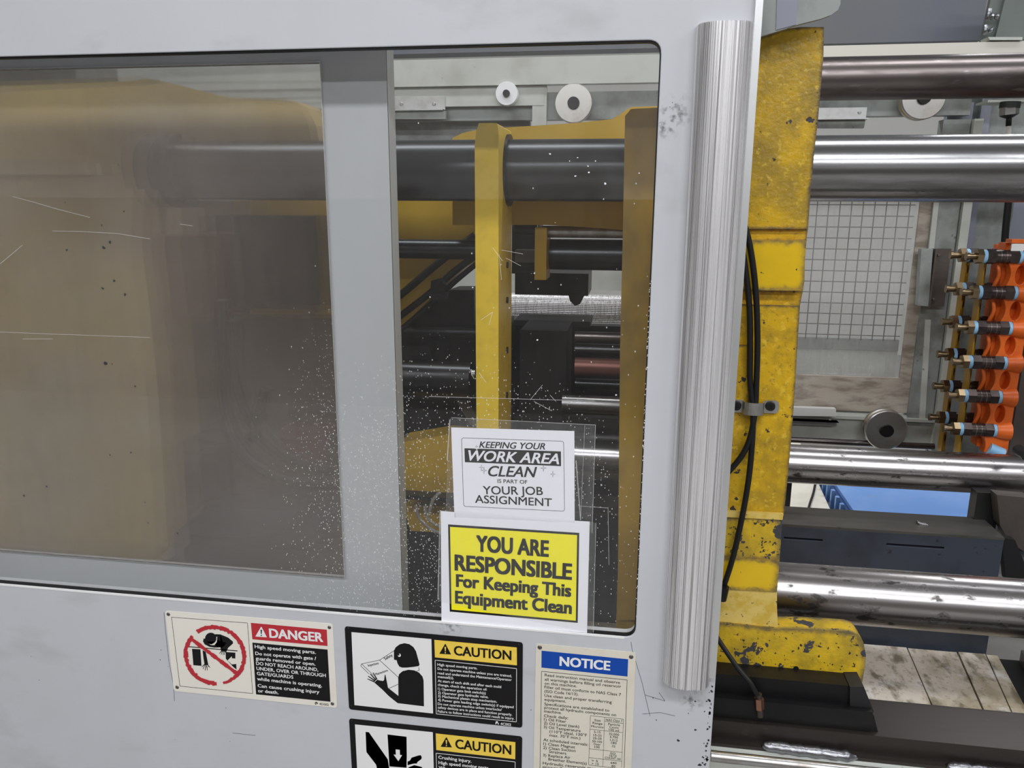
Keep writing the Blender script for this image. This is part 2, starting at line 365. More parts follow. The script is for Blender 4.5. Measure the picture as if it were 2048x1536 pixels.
def disc_ring(px, py, rpx, Y):
    c = P(px, py, Y); r = (P(px+rpx, py, Y)-c).length
    return c, r
def struct(o): o['kind'] = 'structure'; return o

# ------------------------------------------------------------------ hall
struct(box('floor', -8, 9, -8, 7, -.1, 0, m_floor))
struct(box('ceiling', -8, 9, -8, 7, 4.3, 4.4, m_ceil))
struct(box('wall_rear', -8, 9, 6.9, 7, 0, 4.3, m_wall))
struct(box('wall_left', -8.1, -8, -8, 7, 0, 4.3, m_wall))
struct(box('wall_right', 9, 9.1, -8, 7, 0, 4.3, m_wall))
struct(box('wall_near', -8, 9, -8.1, -8, 0, 4.3, m_wallnear))
struct(box('baseboard_near', -8, 9, -8, -7.9, 0, 1.35, m_dado))
struct(box('reflection_blocker_near', -6, 6, -4.1, -4.0, 0, 1.52, m_dado))  # unseen dark screen added to keep the pane's lower reflections dark
for i, (x, y) in enumerate(LAMPS):
    t = thing('ceiling_lamp', (x, y, LAMP_Z), 'long fluorescent ceiling lamp over the machine hall', 'lamp', 'fluorescent ceiling lamps')
    box('housing', x-1.2, x+1.2, y-.2, y+.2, LAMP_Z-.01, LAMP_Z+.08, m_white, t)
    box('hanger', x-.01, x+.01, y-.01, y+.01, LAMP_Z+.08, 4.3, m_galv, t)

# ------------------------------------------------------------------ safety gate (the big sliding door in front)
GX = P(1475, 740, 0).x                                  # right edge of the gate
WR, WT, WB = P(1297, 680, 0).x, P(760, 93.5, 0).z, P(634, 1222, 0).z
GL, GT, GB = -1.75, 2.05, .04
gate = thing('safety_gate', (0, .02, GB), 'light grey sliding safety gate with a big clear window and ribbed edge handle', 'gate')
win = rounded([(-1.62, WB), (WR, WB), (WR, WT), (-1.62, WT)], .024, 6)
holed('gate_panel', [(GL, GB), (GX, GB), (GX, GT), (GL, GT)], [win], 0, .032, m_gate, gate, bev=.0016)
win2 = rounded([(-1.62+.004, WB+.0015), (WR-.002, WB+.0015), (WR-.002, WT-.003), (-1.62+.004, WT-.003)], .022, 6)
o = box('window_lip_highlight', -1.6, WR-.022, -.0009, .003, WB-.0035, WB+.0003, m_platewh, gate, .0008); o['label'] = 'white strip for the highlight and peeled paint on the lower window lip'  # edge highlight built as a white strip, with some peeled paint in it
g_ = holed('window_gasket', rounded([(-1.62, WB), (WR, WB), (WR, WT), (-1.62, WT)], .024, 6), [win2], .004, .016, m_black, gate)
p_ = holed('window_pane', rounded([(-1.65, WB-.01), (WR+.008, WB-.01), (WR+.008, WT+.008), (-1.65, WT+.008)], .024, 6), [], .010, .0135, gl_front, gate)
# the highlight line below the window is the white strip above
# ribbed handle
hxL, hxR = P(1356, 740, 0).x, GX-.013
hT, hB = P(1450, 52, 0).z, P(1375, 1356, 0).z
def ribbed(name, xL, xR, z0, z1, bul, nr, mt, parent, tl=0):
    bm = bmesh.new(); pts = []
    a = (xR-xL)/2; cx = (xR+xL)/2; N = nr*6
    for i in range(N+1):
        u = i/N; t = PI*u
        smooth = (.56 < u < .63) or u > .86
        ph = (i % 6)/6
        d = 0 if smooth else (-.0022 if ph > .6 else .0)
        if .56 < u < .63: d = -.0030*math.sin((u-.56)/.07*PI)
        rr = 1+0*d
        ex = 1.0
        c, s_ = math.cos(t), math.sin(t)
        x = cx - (a+d)*math.copysign(abs(c)**.8, c); y = -(bul+d)*abs(s_)**.75
        pts.append((x, min(y, -.0003)))
    f = []
    for z in (z0, z1): f.append([bm.verts.new((x+(tl*(z-z0)/(z1-z0)), y, z)) for x, y in pts])
    for i in range(N): bm.faces.new((f[0][i], f[0][i+1], f[1][i+1], f[1][i]))
    bm.faces.new([f[0][0], f[1][0], f[1][-1], f[0][-1]])
    bm.faces.new(f[0][::-1]); bm.faces.new(f[1])
    return obj(name, bm, mt, parent)
h = ribbed('handle', hxL, hxR, hB, hT, .043, 34, m_alu, gate); h['label'] = 'tall ribbed aluminium edge handle'
box('edge_strip', hxR-.001, GX-.002, -.012, -.0005, hB+.012, GT-.02, m_alusm, gate, .001)
# bare chips and smudges along the gate's free edge and window edge
bm = bmesh.new()
def chip(bm, px, py, s, Y=-.0003, asp=1.):
    c = P(px, py, Y); n = random.randint(5, 8)
    pts = []
    for k in range(n):
        a = 2*PI*k/n; r = s*random.uniform(.4, 1.1)
        pts.append((c.x+math.cos(a)*r*asp, c.z+math.sin(a)*r))
    prism_bm(bm, pts, Y, -.00001 if Y < 0 else Y+.0002)
def edge_px(py): return 1525-(1525-1419)*py/1524-(6 if 500 < py < 1300 else 3)
for k in range(46):
    py = 1365+170*random.random()**.8; px = edge_px(py)-abs(random.gauss(0, 5))-1
    chip(bm, px, py, random.uniform(.0012, .0034))
for x, y, s in ((1357, 1481, .004), (1391, 1460, .003), (1377, 1427, .0015), (1390, 1403, .0025), (1400, 1530, .005), (1346, 1372, .002), (1352, 1376, .0012), (1345, 205, .0012), (1340, 214, .001)):
    chip(bm, x, y, s)
for x, y in ((62, 1313), (78, 1360), (320, 1320), (336, 1333), (322, 1300), (350, 1480), (460, 1483), (452, 1416), (1012, 1444), (1062, 1420), (1306, 1396), (1313, 1440), (775, 745)):
    if 1240 < y: chip(bm, x, y, random.uniform(.0008, .0018))
o = obj('paint_chips', bm, m_chip, gate); o['kind'] = 'stuff'
bm = bmesh.new()
for k in range(90):
    py = random.uniform(560, 1235); t = (py-100)/(1275-100)
    c = P(1319-(1319-1268)*t, py, -.0002)
    chip(bm, P and 1319.5-(1319.5-1269)*t+random.uniform(0, 2.5), py, random.uniform(.0008, .0022), -.0002, .6)
o = obj('primer_chips', bm, m_chipw, gate); o['kind'] = 'stuff'
def scratch(bm, pts, wd, Y):
    W = [P(x, y, Y) for x, y in pts]
    for a, b in zip(W, W[1:]):
        d = (b-a).normalized(); n = Vector((-d.z, 0, d.x))*wd/2
        prism_bm(bm, [((a+n).x, (a+n).z), ((b+n).x, (b+n).z), ((b-n).x, (b-n).z), ((a-n).x, (a-n).z)], Y, Y+.0002)
bm = bmesh.new()
for pts in ([(1262, 1284), (1264, 1298), (1268, 1313)], [(1270, 1318), (1284, 1365), (1300, 1432)], [(1290, 1390), (1330, 1402), (1318, 1385)], [(1285, 1428), (1320, 1425), (1350, 1432)], [(328, 1225), (331, 1262), (338, 1325), (347, 1370), (349, 1402)], [(465, 1466), (511, 1471)]):
    scratch(bm, pts, .0008, -.0002)
o = obj('scratches', bm, m_chip, gate); o['kind'] = 'stuff'

bm = bmesh.new()
for pts in ([(985, 495), (1005, 522)], [(1003, 500), (1046, 508)], [(998, 508), (1003, 560)], [(1012, 516), (1042, 532)], [(962, 640), (985, 624), (978, 650)], [(1060, 800), (1085, 770)], [(1068, 803), (1104, 822)], [(958, 745), (972, 765)], [(938, 735), (948, 758)], [(1100, 790), (1112, 803)]):
    scratch(bm, pts, .0004, .0096)
o = obj('pane_scratches', bm, m_platewh, gate); o['kind'] = 'stuff'
bm = bmesh.new()
for x, y, q in ((1151, 352, .0028), (1177, 345, .003), (1210, 367, .0035), (1176, 332, .0022), (1155, 315, .002), (1100, 308, .003), (1191, 322, .002), (1139, 322, .0015), (1278, 346, .0018), (1075, 680, .0026), (1069, 546, .0025), (1233, 790, .003), (837, 246, .002), (945, 575, .0025), (860, 594, .002)):
    chip(bm, x, y, q*.7, .0096, 1.2)
o = obj('dried_drops', bm, m_paper, gate); o['kind'] = 'stuff'

# ------------------------------------------------------------------ inner gate
IY = .10
igX = P(787, 620, IY).x; ig = thing('inner_gate', (-.6, IY+.02, .4), 'grey inner gate leaf behind the big window with its own hazy pane', 'gate')
ipR = P(664, 640, IY-.006).x; ipT = P(450, 129, IY-.006).z; ipB = P(345, 1129, IY-.006).z
holed('gate_frame', [(-1.70, .52), (igX, .52), (igX, 1.95), (-1.70, 1.95)], [[(-1.6, ipB+.0015), (ipR-.0015, ipB+.0015), (ipR-.0015, ipT-.0015), (-1.6, ipT-.0015)]], IY, IY+.004, m_inner, ig, bev=.001)
box('side_return', igX-.004, igX, IY+.0005, IY+.05, .52, 1.95, m_inner, ig, .001)
holed('hazy_pane', rounded([(-1.66, ipB), (ipR, ipB), (ipR, ipT), (-1.66, ipT)], .006, 4), [], IY-.006, IY-.001, gl_inner, ig)
bm = bmesh.new()
add_box(bm, ipR, ipR+.0012, IY-.0065, IY-.0005, ipB, ipT); add_box(bm, -1.6, ipR, IY-.0065, IY-.0005, ipT, ipT+.0015)
obj('pane_edge', bm, gl_edge, ig)
bm = bmesh.new()
for x, y, s in ((130, 405, .0018), (248, 423, .002), (203, 450, .003), (220, 484, .004), (207, 496, .0045), (133, 500, .003), (228, 562, .004), (250, 590, .004), (205, 577, .003), (211, 727, .0055), (224, 728, .0025), (270, 772, .003), (48, 991, .0045), (296, 1046, .003), (355, 1067, .0042), (262, 905, .0025), (93, 973, .004), (220, 910, .003), (290, 1005, .002), (237, 330, .0018)):
    chip(bm, x, y, s, IY-.0075, random.uniform(.5, 1.3))
o = obj('dirt_flecks', bm, m_chip, ig); o['kind'] = 'stuff'
bm = bmesh.new()
for pts in ([(105, 462), (160, 463), (235, 467), (300, 478)], [(0, 664), (100, 668), (300, 675)], [(45, 678), (105, 678)], [(25, 393), (70, 405), (110, 417), (180, 435)], [(0, 528), (45, 490)], [(360, 448), (385, 452)]):
    scratch(bm, pts, .00055, IY-.0075)
o = obj('scratches', bm, m_platewh, ig); o['kind'] = 'stuff'

# ------------------------------------------------------------------ tie bars
def bar_geom(px, yt, yb, Y):
    a, b = ray(px, yt), ray(px, yb)
    ea, eb = math.atan2(a.z, a.y), math.atan2(b.z, b.y)
    e, hf = (ea+eb)/2, abs(ea-eb)/2
    dist = (Y-CAM.y)/math.cos(e)
    return CAM.z+dist*math.sin(e), dist*math.sin(hf)
def hbar(name, x0, x1, px, yt, yb, Y, mt, parent=None, n=64):
    z, r = bar_geom(px, yt, yb, Y)
    return cyl(name, (x0, Y, z), (x1, Y, z), r, mt, parent, n), z, r
XR = 1.9
PX0 = P(1256, 600, .24).x; PX1 = P(1603, 600, .22).x
b2, z2, r2 = hbar('tie_bar', PX1-.03, XR, 1800, 269.3, 404, .50, m_bar); tag(b2, 'thick polished tie bar right of the yellow platen, just above the wire mesh window', 'tie bar')
b1, z1, r1 = hbar('tie_bar', PX1-.05, XR, 1800, 110.5, 199.5, 1.28, m_bardk); tag(b1, 'uppermost dark brownish tie bar under the beige channel', 'tie bar')
b3, z3, r3 = hbar('tie_bar', PX1-.05, XR, 1800, 898.5, 978, 1.28, m_barlt); tag(b3, 'shiny tie bar just above the blue pallet gap', 'tie bar')
b4, z4, r4 = hbar('tie_bar', PX1-.02, XR, 1800, 1140, 1257.5, .50, m_barlt); tag(b4, 'lowest and thickest scuffed tie bar above the oily white plates', 'tie bar')
TX = P(345, 340, .50).x
b5, z5, r5 = hbar('tie_bar', TX, PX0+.02, 900, 279.5, 402, .50, m_barin); tag(b5, 'dark tie bar seen through the window, passing through the yellow upright', 'tie bar')

# ------------------------------------------------------------------ yellow moving platen at the right
PY = .22
pl = thing('moving_platen', (PX1-.2, PY+.3, .1), 'big yellow painted platen with worn edges behind the gate edge', 'platen')
def X_at(px, py, Y=PY): return P(px, py, Y).x
poly('upper_column', [(1330, 130), (1520, 75), (1560, 60), (1600, 54), (1648, 54), (1647, 110), (1643, 160), (1636, 240), (1627, 320), (1620, 400), (1616, 458), (1330, 458)], PY, .13, m_yel, pl, bev=.004)
poly('fillet_band', [(1330, 457), (1616, 457), (1614, 469), (1613, 483), (1330, 483)], PY+.012, .12, m_yel, pl, bev=.006)
poly('clean_band', [(1330, 481), (1613, 481), (1610, 520), (1609, 560), (1606, 582), (1330, 578)], PY-.004, .13, m_yelclean, pl, bev=.003)
poly('recess_band', [(1330, 577), (1606, 581), (1602, 600), (1599, 616), (1330, 606)], PY+.02, .11, m_yel, pl, bev=.004)
poly('lower_column', [(1330, 604), (1600, 612), (1595, 690), (1591, 760), (1584, 860), (1577, 940), (1571, 1000), (1568, 1030), (1330, 1018)], PY+.004, .13, m_yel, pl, bev=.004)
poly('rib', [(1470, 690), (1502, 690), (1498, 812), (1462, 812)], PY-.001, .02, m_yel, pl, bev=.003)
poly('weld_step', [(1330, 1016), (1567, 1028), (1565, 1040), (1330, 1028)], PY-.004, .11, m_yelpale, pl, bev=.003)
poly('chipped_band', [(1330, 1028), (1565, 1038), (1562, 1080), (1559, 1122), (1330, 1112)], PY, .13, m_yelfoot, pl, bev=.003)
poly('smooth_band', [(1330, 1111), (1559, 1121), (1557, 1150), (1554, 1184), (1330, 1172)], PY-.003, .13, m_yelclean, pl, bev=.003)
poly('pale_band', [(1330, 1171), (1554, 1183), (1554, 1215), (1556, 1262), (1330, 1250)], PY+.001, .13, m_yelpale, pl, bev=.002)
ft = poly('foot', [(1330, 1235), (1556, 1258), (1600, 1258), (1660, 1261), (1700, 1264), (1716, 1269), (1727, 1285), (1732, 1310), (1729, 1340), (1722, 1378), (1560, 1365), (1420, 1350), (1330, 1345)], PY-.006, .055, m_yelfoot, pl, bev=.006)
for x, y, r in ((1652, 1350, 7.0), (1592, 1337, 5.5)):
    c, rr = disc_ring(x, y, r, PY-.0065)
    cyl('bolt_hole', (c.x, PY-.0072, c.z), (c.x, PY+.002, c.z), rr, m_black, pl, 18)
# platen body seen through the window (wide casting) and its curved upper arm
box('body', PX0, PX1-.06, PY+.12, 1.12, .30, P(1290, 240, .30).z, m_yelin, pl, .01)
poly('curved_arm', [(905, 276), (925, 266), (960, 258), (1060, 252), (1150, 246), (1225, 238), (1262, 214), (1330, 212), (1330, 465), (1245, 460), (1180, 455), (1090, 450), (1000, 450), (905, 450)], .66, .16, m_yelin, pl, bev=.005)
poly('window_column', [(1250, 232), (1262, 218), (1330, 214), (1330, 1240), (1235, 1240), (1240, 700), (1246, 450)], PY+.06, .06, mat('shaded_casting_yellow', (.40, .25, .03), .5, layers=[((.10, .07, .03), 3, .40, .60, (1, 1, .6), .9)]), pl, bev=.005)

# ------------------------------------------------------------------ black cables with their clamp, and the grease line
cy = PY-.018
t = tube('cable', [P(1345, 150, cy+.01), P(1400, 230, cy), P(1452, 340, cy), P(1489, 450, cy), P(1503, 510, cy), P(1512, 590, cy), P(1515, 680, cy), P(1513, 760, cy), P(1509, 830, cy), P(1495, 890, cy), P(1465, 935, cy+.005), P(1420, 975, cy+.005), P(1360, 1010, cy+.01)], .0062, m_black, n=12)
tag(t, 'black cable on the yellow platen that swings left below the clamp', 'cable')
t = tube('cable', [P(1335, 170, cy+.01), P(1388, 250, cy), P(1440, 360, cy), P(1478, 475, cy), P(1491, 540, cy), P(1499, 620, cy), P(1500, 700, cy), P(1500, 760, cy), P(1506, 822, cy), P(1504, 890, cy), P(1497, 960, cy), P(1484, 1035, cy), P(1467, 1110, cy), P(1450, 1165, cy), P(1436, 1200, cy+.01)], .0062, m_black, n=12)
tag(t, 'black cable that hangs on straight below the clamp down the yellow platen', 'cable')
cl = thing('cable_clamp', P(1512, 812, PY), 'small steel clamp with two black screws holding the cables', 'clamp')
poly('clamp_tab', [(1528, 802), (1552, 801), (1558, 806), (1558, 820), (1552, 827), (1528, 826)], PY-.004, .004, m_galv, cl, bev=.0012)
poly('clamp_tab', [(1455, 799), (1486, 800), (1486, 825), (1455, 824)], PY-.004, .004, m_galv, cl, bev=.0012)
bm = bmesh.new(); a, b = P(1486, 800, PY), P(1524, 826, PY)
prof = []
for k in range(13):
    th = PI*k/12; prof.append(((a.x+b.x)/2-math.cos(th)*(b.x-a.x)/2*1.08, PY-.003-.023*abs(math.sin(th))**.5))
inn = [((x-(a.x+b.x)/2)*.88+(a.x+b.x)/2, min(PY, y+.0025)) for x, y in prof]
lo = [bm.verts.new((x, y, b.z)) for x, y in prof+inn[::-1]]; hi = [bm.verts.new((x, y, a.z)) for x, y in prof+inn[::-1]]
n_ = len(lo)
for k in range(n_): bm.faces.new((lo[k], lo[(k+1) % n_], hi[(k+1) % n_], hi[k]))
bm.faces.new(lo[::-1]); bm.faces.new(hi)
obj('clamp_loop', bm, m_galv, cl)
for x, y in ((1541, 813), (1473, 812)):
    c, rr = disc_ring(x, y, 10.5, PY-.008)
    cyl('screw', (c.x, PY-.004, c.z), (c.x, PY-.012, c.z), rr, m_black, cl, 20, rr*.85)
    cyl('screw_socket', (c.x, PY-.0125, c.z), (c.x, PY-.0119, c.z), rr*.42, m_signblk, cl, 6)
t = thing('grease_line', P(1520, 1440, .12), 'thin black grease line ending in a copper fitting on the black slide block', 'hose')
gy = .135
tube('line', [P(1380, 1190, .195), P(1400, 1225, .195), P(1426, 1262, .19), P(1445, 1292, .17), P(1475, 1335, .15), P(1502, 1368, gy), P(1518, 1397, gy)], .0055, m_black, t)
c = P(1519, 1405, gy)
cyl('copper_nut', P(1518, 1396, gy), P(1519, 1417, gy), .0105, m_copper, t, 6)
cyl('stem', P(1519, 1416, gy), P(1520, 1432, gy), .008, m_valve, t, 14)
cyl('collar', P(1517, 1388, gy), P(1518, 1397, gy), .0075, m_valve, t, 14)
c = P(1440, 1185, .19)
t = cyl('cable_gland', P(1447, 1172, .19), P(1441, 1198, .19), .013, m_blksteel); tag(t, 'black cable gland at the lower end of the cable beside the gate edge', 'cable gland')

# ------------------------------------------------------------------ front bed rail, slide block, base channel
RY = .13
z_edge = P(1700, 1467, RY).z
t = thing('front_bed_rail', (.6, RY+.06, z_edge-.2), 'dark oily steel bed rail running below the yellow foot', 'rail')
box('rail', -1.0, XR, RY, RY+.135, z_edge-.035-.03, z_edge, m_brownrail, t, .0015)
zl = z_edge-.062
box('rail_web', -1.0, XR, RY+.004, RY+.10, zl-.10, zl+.004, m_blksteel, t, .001)
t2 = thing('slide_block', (P(1600, 1400, .16).x, .2, z_edge), 'black steel slide block under the yellow platen foot', 'slide block')
bx = P(1742, 1420, .155).x
box('shoe', -.3, bx, .142, .262, z_edge+.0005, P(1740, 1424, .142).z, m_blksteel, t2, .0015)
zf = P(1700, 1376, .16).z
box('pad', -.3, P(1716, 1400, .16).x, .165, .255, P(1740, 1424, .142).z, zf+.002, m_blksteel, t2, .002)
poly('end_cheek', [(1700, 1374), (1728, 1374), (1748, 1424), (1700, 1422)], .157, .09, m_dark, t2, bev=.002)
poly('wiper', [(1740, 1424), (1748, 1432), (1756, 1464), (1738, 1462)], .145, .05, m_black, t2, bev=.002)
# base channel
BZ = P(1700, 1507, RY).z
t = thing('base_channel', (.6, .05, BZ-.2), 'light grey base channel with lumpy weld beads along the bottom of the machine', 'channel')
box('flange', -1.0, XR, .035, RY+.003, BZ-.012, BZ, m_rearlt, t, .001)
box('rust_fillet', -1.0, XR, .108, RY+.003, BZ, BZ+.008, m_brownrail, t, .001)
box('web', -1.0, XR, .055, .07, BZ-.22, BZ-.012, m_rearlt, t, .001)
def bead(px0, py0, px1, py1, Y, r, parent, n=14):
    a, b = P(px0, py0, Y), P(px1, py1, Y); bm = bmesh.new(); rings = []
    N = 34
    for i in range(N+1):
        u = i/N; p = a.lerp(b, u); rr = r*(1+.07*math.sin(u*37)+random.uniform(-.05, .05))*min(1, 6*u+.45, 6*(1-u)+.35)
        off = random.uniform(-.001, .001)
        rings.append([bm.verts.new((p.x, p.y+math.cos(2*PI*k/n)*rr, p.z+off+math.sin(2*PI*k/n)*rr*.9)) for k in range(n)])
    for A, B in zip(rings, rings[1:]):
        for k in range(n): bm.faces.new((A[k], A[(k+1) % n], B[(k+1) % n], B[k]))
    bm.faces.new(rings[0][::-1]); bm.faces.new(rings[-1])
    return obj('weld_bead', bm, m_weld, parent, smooth=True)
bead(1524, 1491, 1716, 1515, .112, .0135, t)
bead(1892, 1533, 2080, 1556, .112, .0135, t)
t = cyl('guide_tube', (GX+.004, .02, P(1500, 1520, .02).z), (XR, .02, P(1500, 1520, .02).z), .0115, m_steel)
tag(t, 'thin shiny steel tube at the very bottom in front of the base channel', 'tube')

# ------------------------------------------------------------------ rear bed beam with slots
BY = 1.02
zb = P(1700, 1056, BY).z
ybk = PZ(1700, 1020, zb).y
t = thing('rear_bed_beam', (.9, BY+.06, zb-.3), 'slate blue steel bed beam with a grey top and narrow slots', 'beam')
bxr = P(2005, 1100, BY).x
box('top_plate', -1.4, bxr, BY-.002, ybk, zb-.008, zb, m_greysteel, t, .0015)
bm = bmesh.new(); zlo = zb-.42
sl = []
for a, b in (((1568, 1074), (1645, 1083)), ((1773, 1088), (1888, 1097))):
    A, B = P(*a, BY), P(*b, BY); zz = (A.z+B.z)/2; sl.append([(A.x, zz-.0035), (B.x, zz-.0035), (B.x, zz+.0035), (A.x, zz+.0035)])
holed('side_plate', [(-1.4, zlo), (bxr, zlo), (bxr, zb-.009), (-1.4, zb-.009)], sl, BY, BY+.014, m_bedblue, t, .001)
box('core', -1.4, bxr-.01, BY+.035, ybk-.01, zlo, zb-.01, m_signblk, t)
poly('end_plate', [(2003, 1075), (2030, 1080), (2080, 1200), (2012, 1160)], BY+.03, .03, m_dark, t, bev=.002)
# small bolts / weld on top
for x, y in ((1833, 1044), (1845, 1048)): 
    bead(x, y, x+14, y+6, BY+.07, .008, t, 8)

# rear black post and brown casting at the right side
t = pbox('support_post', (1955, 985), (1990, 1062), 1.16, .05, m_dark); tag(t, 'short dark support post at the end of the blue pallet gap', 'post')
t = thing('post_bolts', P(1972, 1036, 1.12), 'hex bolt head on the dark foot of the short support post', 'bolt')
t.name = 'hex_bolt'
cyl('bolt_head', P(1965, 1034, 1.12), P(1965, 1042, 1.12), .016, m_dark, t, 6); cyl('washer', P(1965, 1042, 1.12), P(1965, 1045, 1.12), .02, m_greysteel, t, 18)
m_casting = mat('brown_grey_casting', (.10, .085, .075), .5, .2, layers=[((.06, .05, .045), 5, .4, .7, None, .7)], bump=(60, .3, .003))
t = thing('fixed_platen', (P(2060, 900, 1.22).x, 1.3, .1), 'dark brown cast platen at the edge beyond the orange manifold', 'platen')
A = P(2046, 690, 1.52)
box('face_plate', A.x, A.x+.5, 1.50, 1.62, .3, 1.42, m_casting, t, .006)
poly('lug', [(1994, 990), (2060, 996), (2100, 1100), (2060, 1110), (2020, 1086), (2000, 1050)], 1.10, .05, m_casting, t, bev=.008)
c, rr = disc_ring(2042, 903, 12, 1.18)
t = cyl('pipe_stub', (c.x, 1.14, c.z), (c.x, 1.2, c.z), rr, m_dark); tag(t, 'dark round pipe stub over the tie bar beside the orange manifold', 'pipe')

# ------------------------------------------------------------------ oily tray plates between the rails
t = thing('drip_tray', (1.0, .9, .02), 'oily off-white drip tray of sheet plates between the bed rails', 'tray')
TZ = .10
seams = [((1800, 1262), (1865, 1412)), ((1901, 1272), (1966, 1418)), ((1960, 1282), (2022, 1420)), ((1975, 1270), (2048, 1405))]
xs = [-.6]
for a, b in seams:
    A, B = PZ(*a, TZ), PZ(*b, TZ)
    xs.append((A.x, A.y, B.x, B.y))
def seam_x(s, y):
    if not isinstance(s, tuple): return s
    x0, y0, x1, y1 = s; return x0+(x1-x0)*(y-y0)/(y1-y0)
ya, yb_ = .30, 1.0
for k in range(4):
    L, R = xs[k], xs[k+1]
    g = .0025
    pts = [(seam_x(L, ya)+g, ya), (seam_x(R, ya)-g, ya), (seam_x(R, yb_)-g, yb_), (seam_x(L, yb_)+g, yb_)]
    bm = bmesh.new(); zt = TZ-(.002 if k % 2 else 0)
    lo = [bm.verts.new((x, y, zt-.012)) for x, y in pts]; hi = [bm.verts.new((x, y, zt)) for x, y in pts]
    bm.faces.new(lo[::-1]); bm.faces.new(hi)
    for i in range(4): bm.faces.new((lo[i], lo[(i+1) % 4], hi[(i+1) % 4], hi[i]))
    o = obj('tray_plate', bm, m_tray, t, bev=.0015)
box('tray_base', -.6, 2.2, ya-.02, yb_, .02, TZ-.013, m_dark, t)
# dark cross beams right of the tray
for k, (a, b, wd, mt) in enumerate((((1990, 1266), (2048, 1350), .10, m_greysteel), ((2040, 1262), (2110, 1365), .12, m_blksteel))):
    A, B = PZ(*a, TZ+.03), PZ(*b, TZ+.03)
    d = (B-A).normalized(); A2, B2 = A-d*.5, B+d*.6
    nrm = Vector((-d.y, d.x, 0)); nrm = nrm if nrm.x > 0 else -nrm
    bm = bmesh.new(); q = [A2, B2, B2+nrm*wd, A2+nrm*wd]
    hi = [bm.verts.new((v.x, min(max(v.y, .30), .99), TZ+.03)) for v in q]; lo = [bm.verts.new((v.co.x, v.co.y, TZ-.012)) for v in hi]
    bm.faces.new(hi); bm.faces.new(lo[::-1])
    for i in range(4): bm.faces.new((hi[i], lo[i], lo[(i+1) % 4], hi[(i+1) % 4]))
    o = obj('cross_beam', bm, mt, bev=.003); tag(o, ['grey brown cross beam slanting along the edge of the oily tray', 'black cross beam behind the grey brown one by the tray'][k], 'beam')

# ------------------------------------------------------------------ things beyond the machine, seen through the low gap
bt = .10
A = PZ(1665, 972, bt); B = PZ(1950, 990, bt)
t = thing('blue_pallet', (A.x+.5, A.y-.3, 0), 'bright blue plastic pallet lying on the floor beyond the machine', 'pallet')
C1, C2 = PZ(1707, 1020, bt), PZ(1960, 1035, bt)
zt = bt
def floor_prism(name, pts, z0, z1, mt, parent=None, bev=0):
    bm = bmesh.new(); lo = [bm.verts.new((p[0], p[1], z0)) for p in pts]; hi = [bm.verts.new((p[0], p[1], z1)) for p in pts]
    bm.faces.new(hi); bm.faces.new(lo[::-1]); n = len(pts)
    for i in range(n): bm.faces.new((lo[i], lo[(i+1) % n], hi[(i+1) % n], hi[i]))
    return obj(name, bm, mt, parent, bev=bev)
E1 = PZ(1672, 968, bt); dirv = (C1-E1)*1.6
px_ = [(E1.x, E1.y+.3), (E1.x+2.2, E1.y+.3), (E1.x+2.2+dirv.x, E1.y+dirv.y), (E1.x+dirv.x, E1.y+dirv.y)]
floor_prism('deck', px_, zt-.02, zt, m_pallet, t, .004)
floor_prism('skirt', [(px_[3][0]-.02, px_[3][1]), (px_[0][0]-.02, px_[0][1]), (px_[0][0]+.1, px_[0][1]), (px_[3][0]+.1, px_[3][1])], .0, zt-.02, m_palletdk, t)
for k in range(7):
    u = k/6; x = px_[0][0]+dirv.x*u; y = px_[0][1]+dirv.y*u
    box('rib', x-.035, x-.018, y-.012, y+.012, 0, zt-.005, m_pallet, t)
a_, b_ = PZ(1664, 975, .03), PZ(1664, 1040, .03)
t = floor_prism('floor_mat', [(b_.x-1.2, b_.y-.5), (b_.x-.02, b_.y-.5), (a_.x, a_.y+.9), (a_.x-1.4, a_.y+.9)], 0.001, .03, m_cream, None, .003)
tag(t, 'cream mat on the floor beyond the machine, crossed by a black cable', 'mat')
t = tube('cable', [PZ(1650, 925, .036), PZ(1634, 955, .036), PZ(1627, 985, .036), PZ(1619, 1010, .036), PZ(1612, 1040, .036)], .006, m_black); tag(t, 'thin black cable lying across the cream floor mat', 'cable')
t = pbox('support_post', (1560, 962), (1576, 1056), 2.05, .05, m_dark); tag(t, 'dark narrow post beside the cream floor mat', 'post')

# ------------------------------------------------------------------ rear gate and frame
GY = 1.85
rg = thing('rear_gate', P(1700, 700, GY), 'grey rear guard gate with wire mesh behind a grimy pane', 'gate')
def R(px, py, Y=GY): q = P(px, py, Y); return q.x, q.z
# window pane rect
pxR, _ = R(1820, 580); _, pzB = R(1700, 752); _, pzT = R(1700, 330); pxL = R(1380, 600)[0]
fo = R(1858, 600)[0]; zfB = R(1700, 822)[1]
holed('sealant_border', [(pxL-.08, zfB), (R(1848, 600)[0], zfB), (R(1848, 600)[0], pzT+.08), (pxL-.08, pzT+.08)], [[(pxL, pzB), (pxR, pzB), (pxR, pzT), (pxL, pzT)]], GY, GY+.012, m_adh, rg, .002)
holed('rear_pane', rounded([(pxL, pzB), (pxR, pzB), (pxR, pzT), (pxL, pzT)], .01, 4), [], GY+.004, GY+.009, gl_rear, rg)
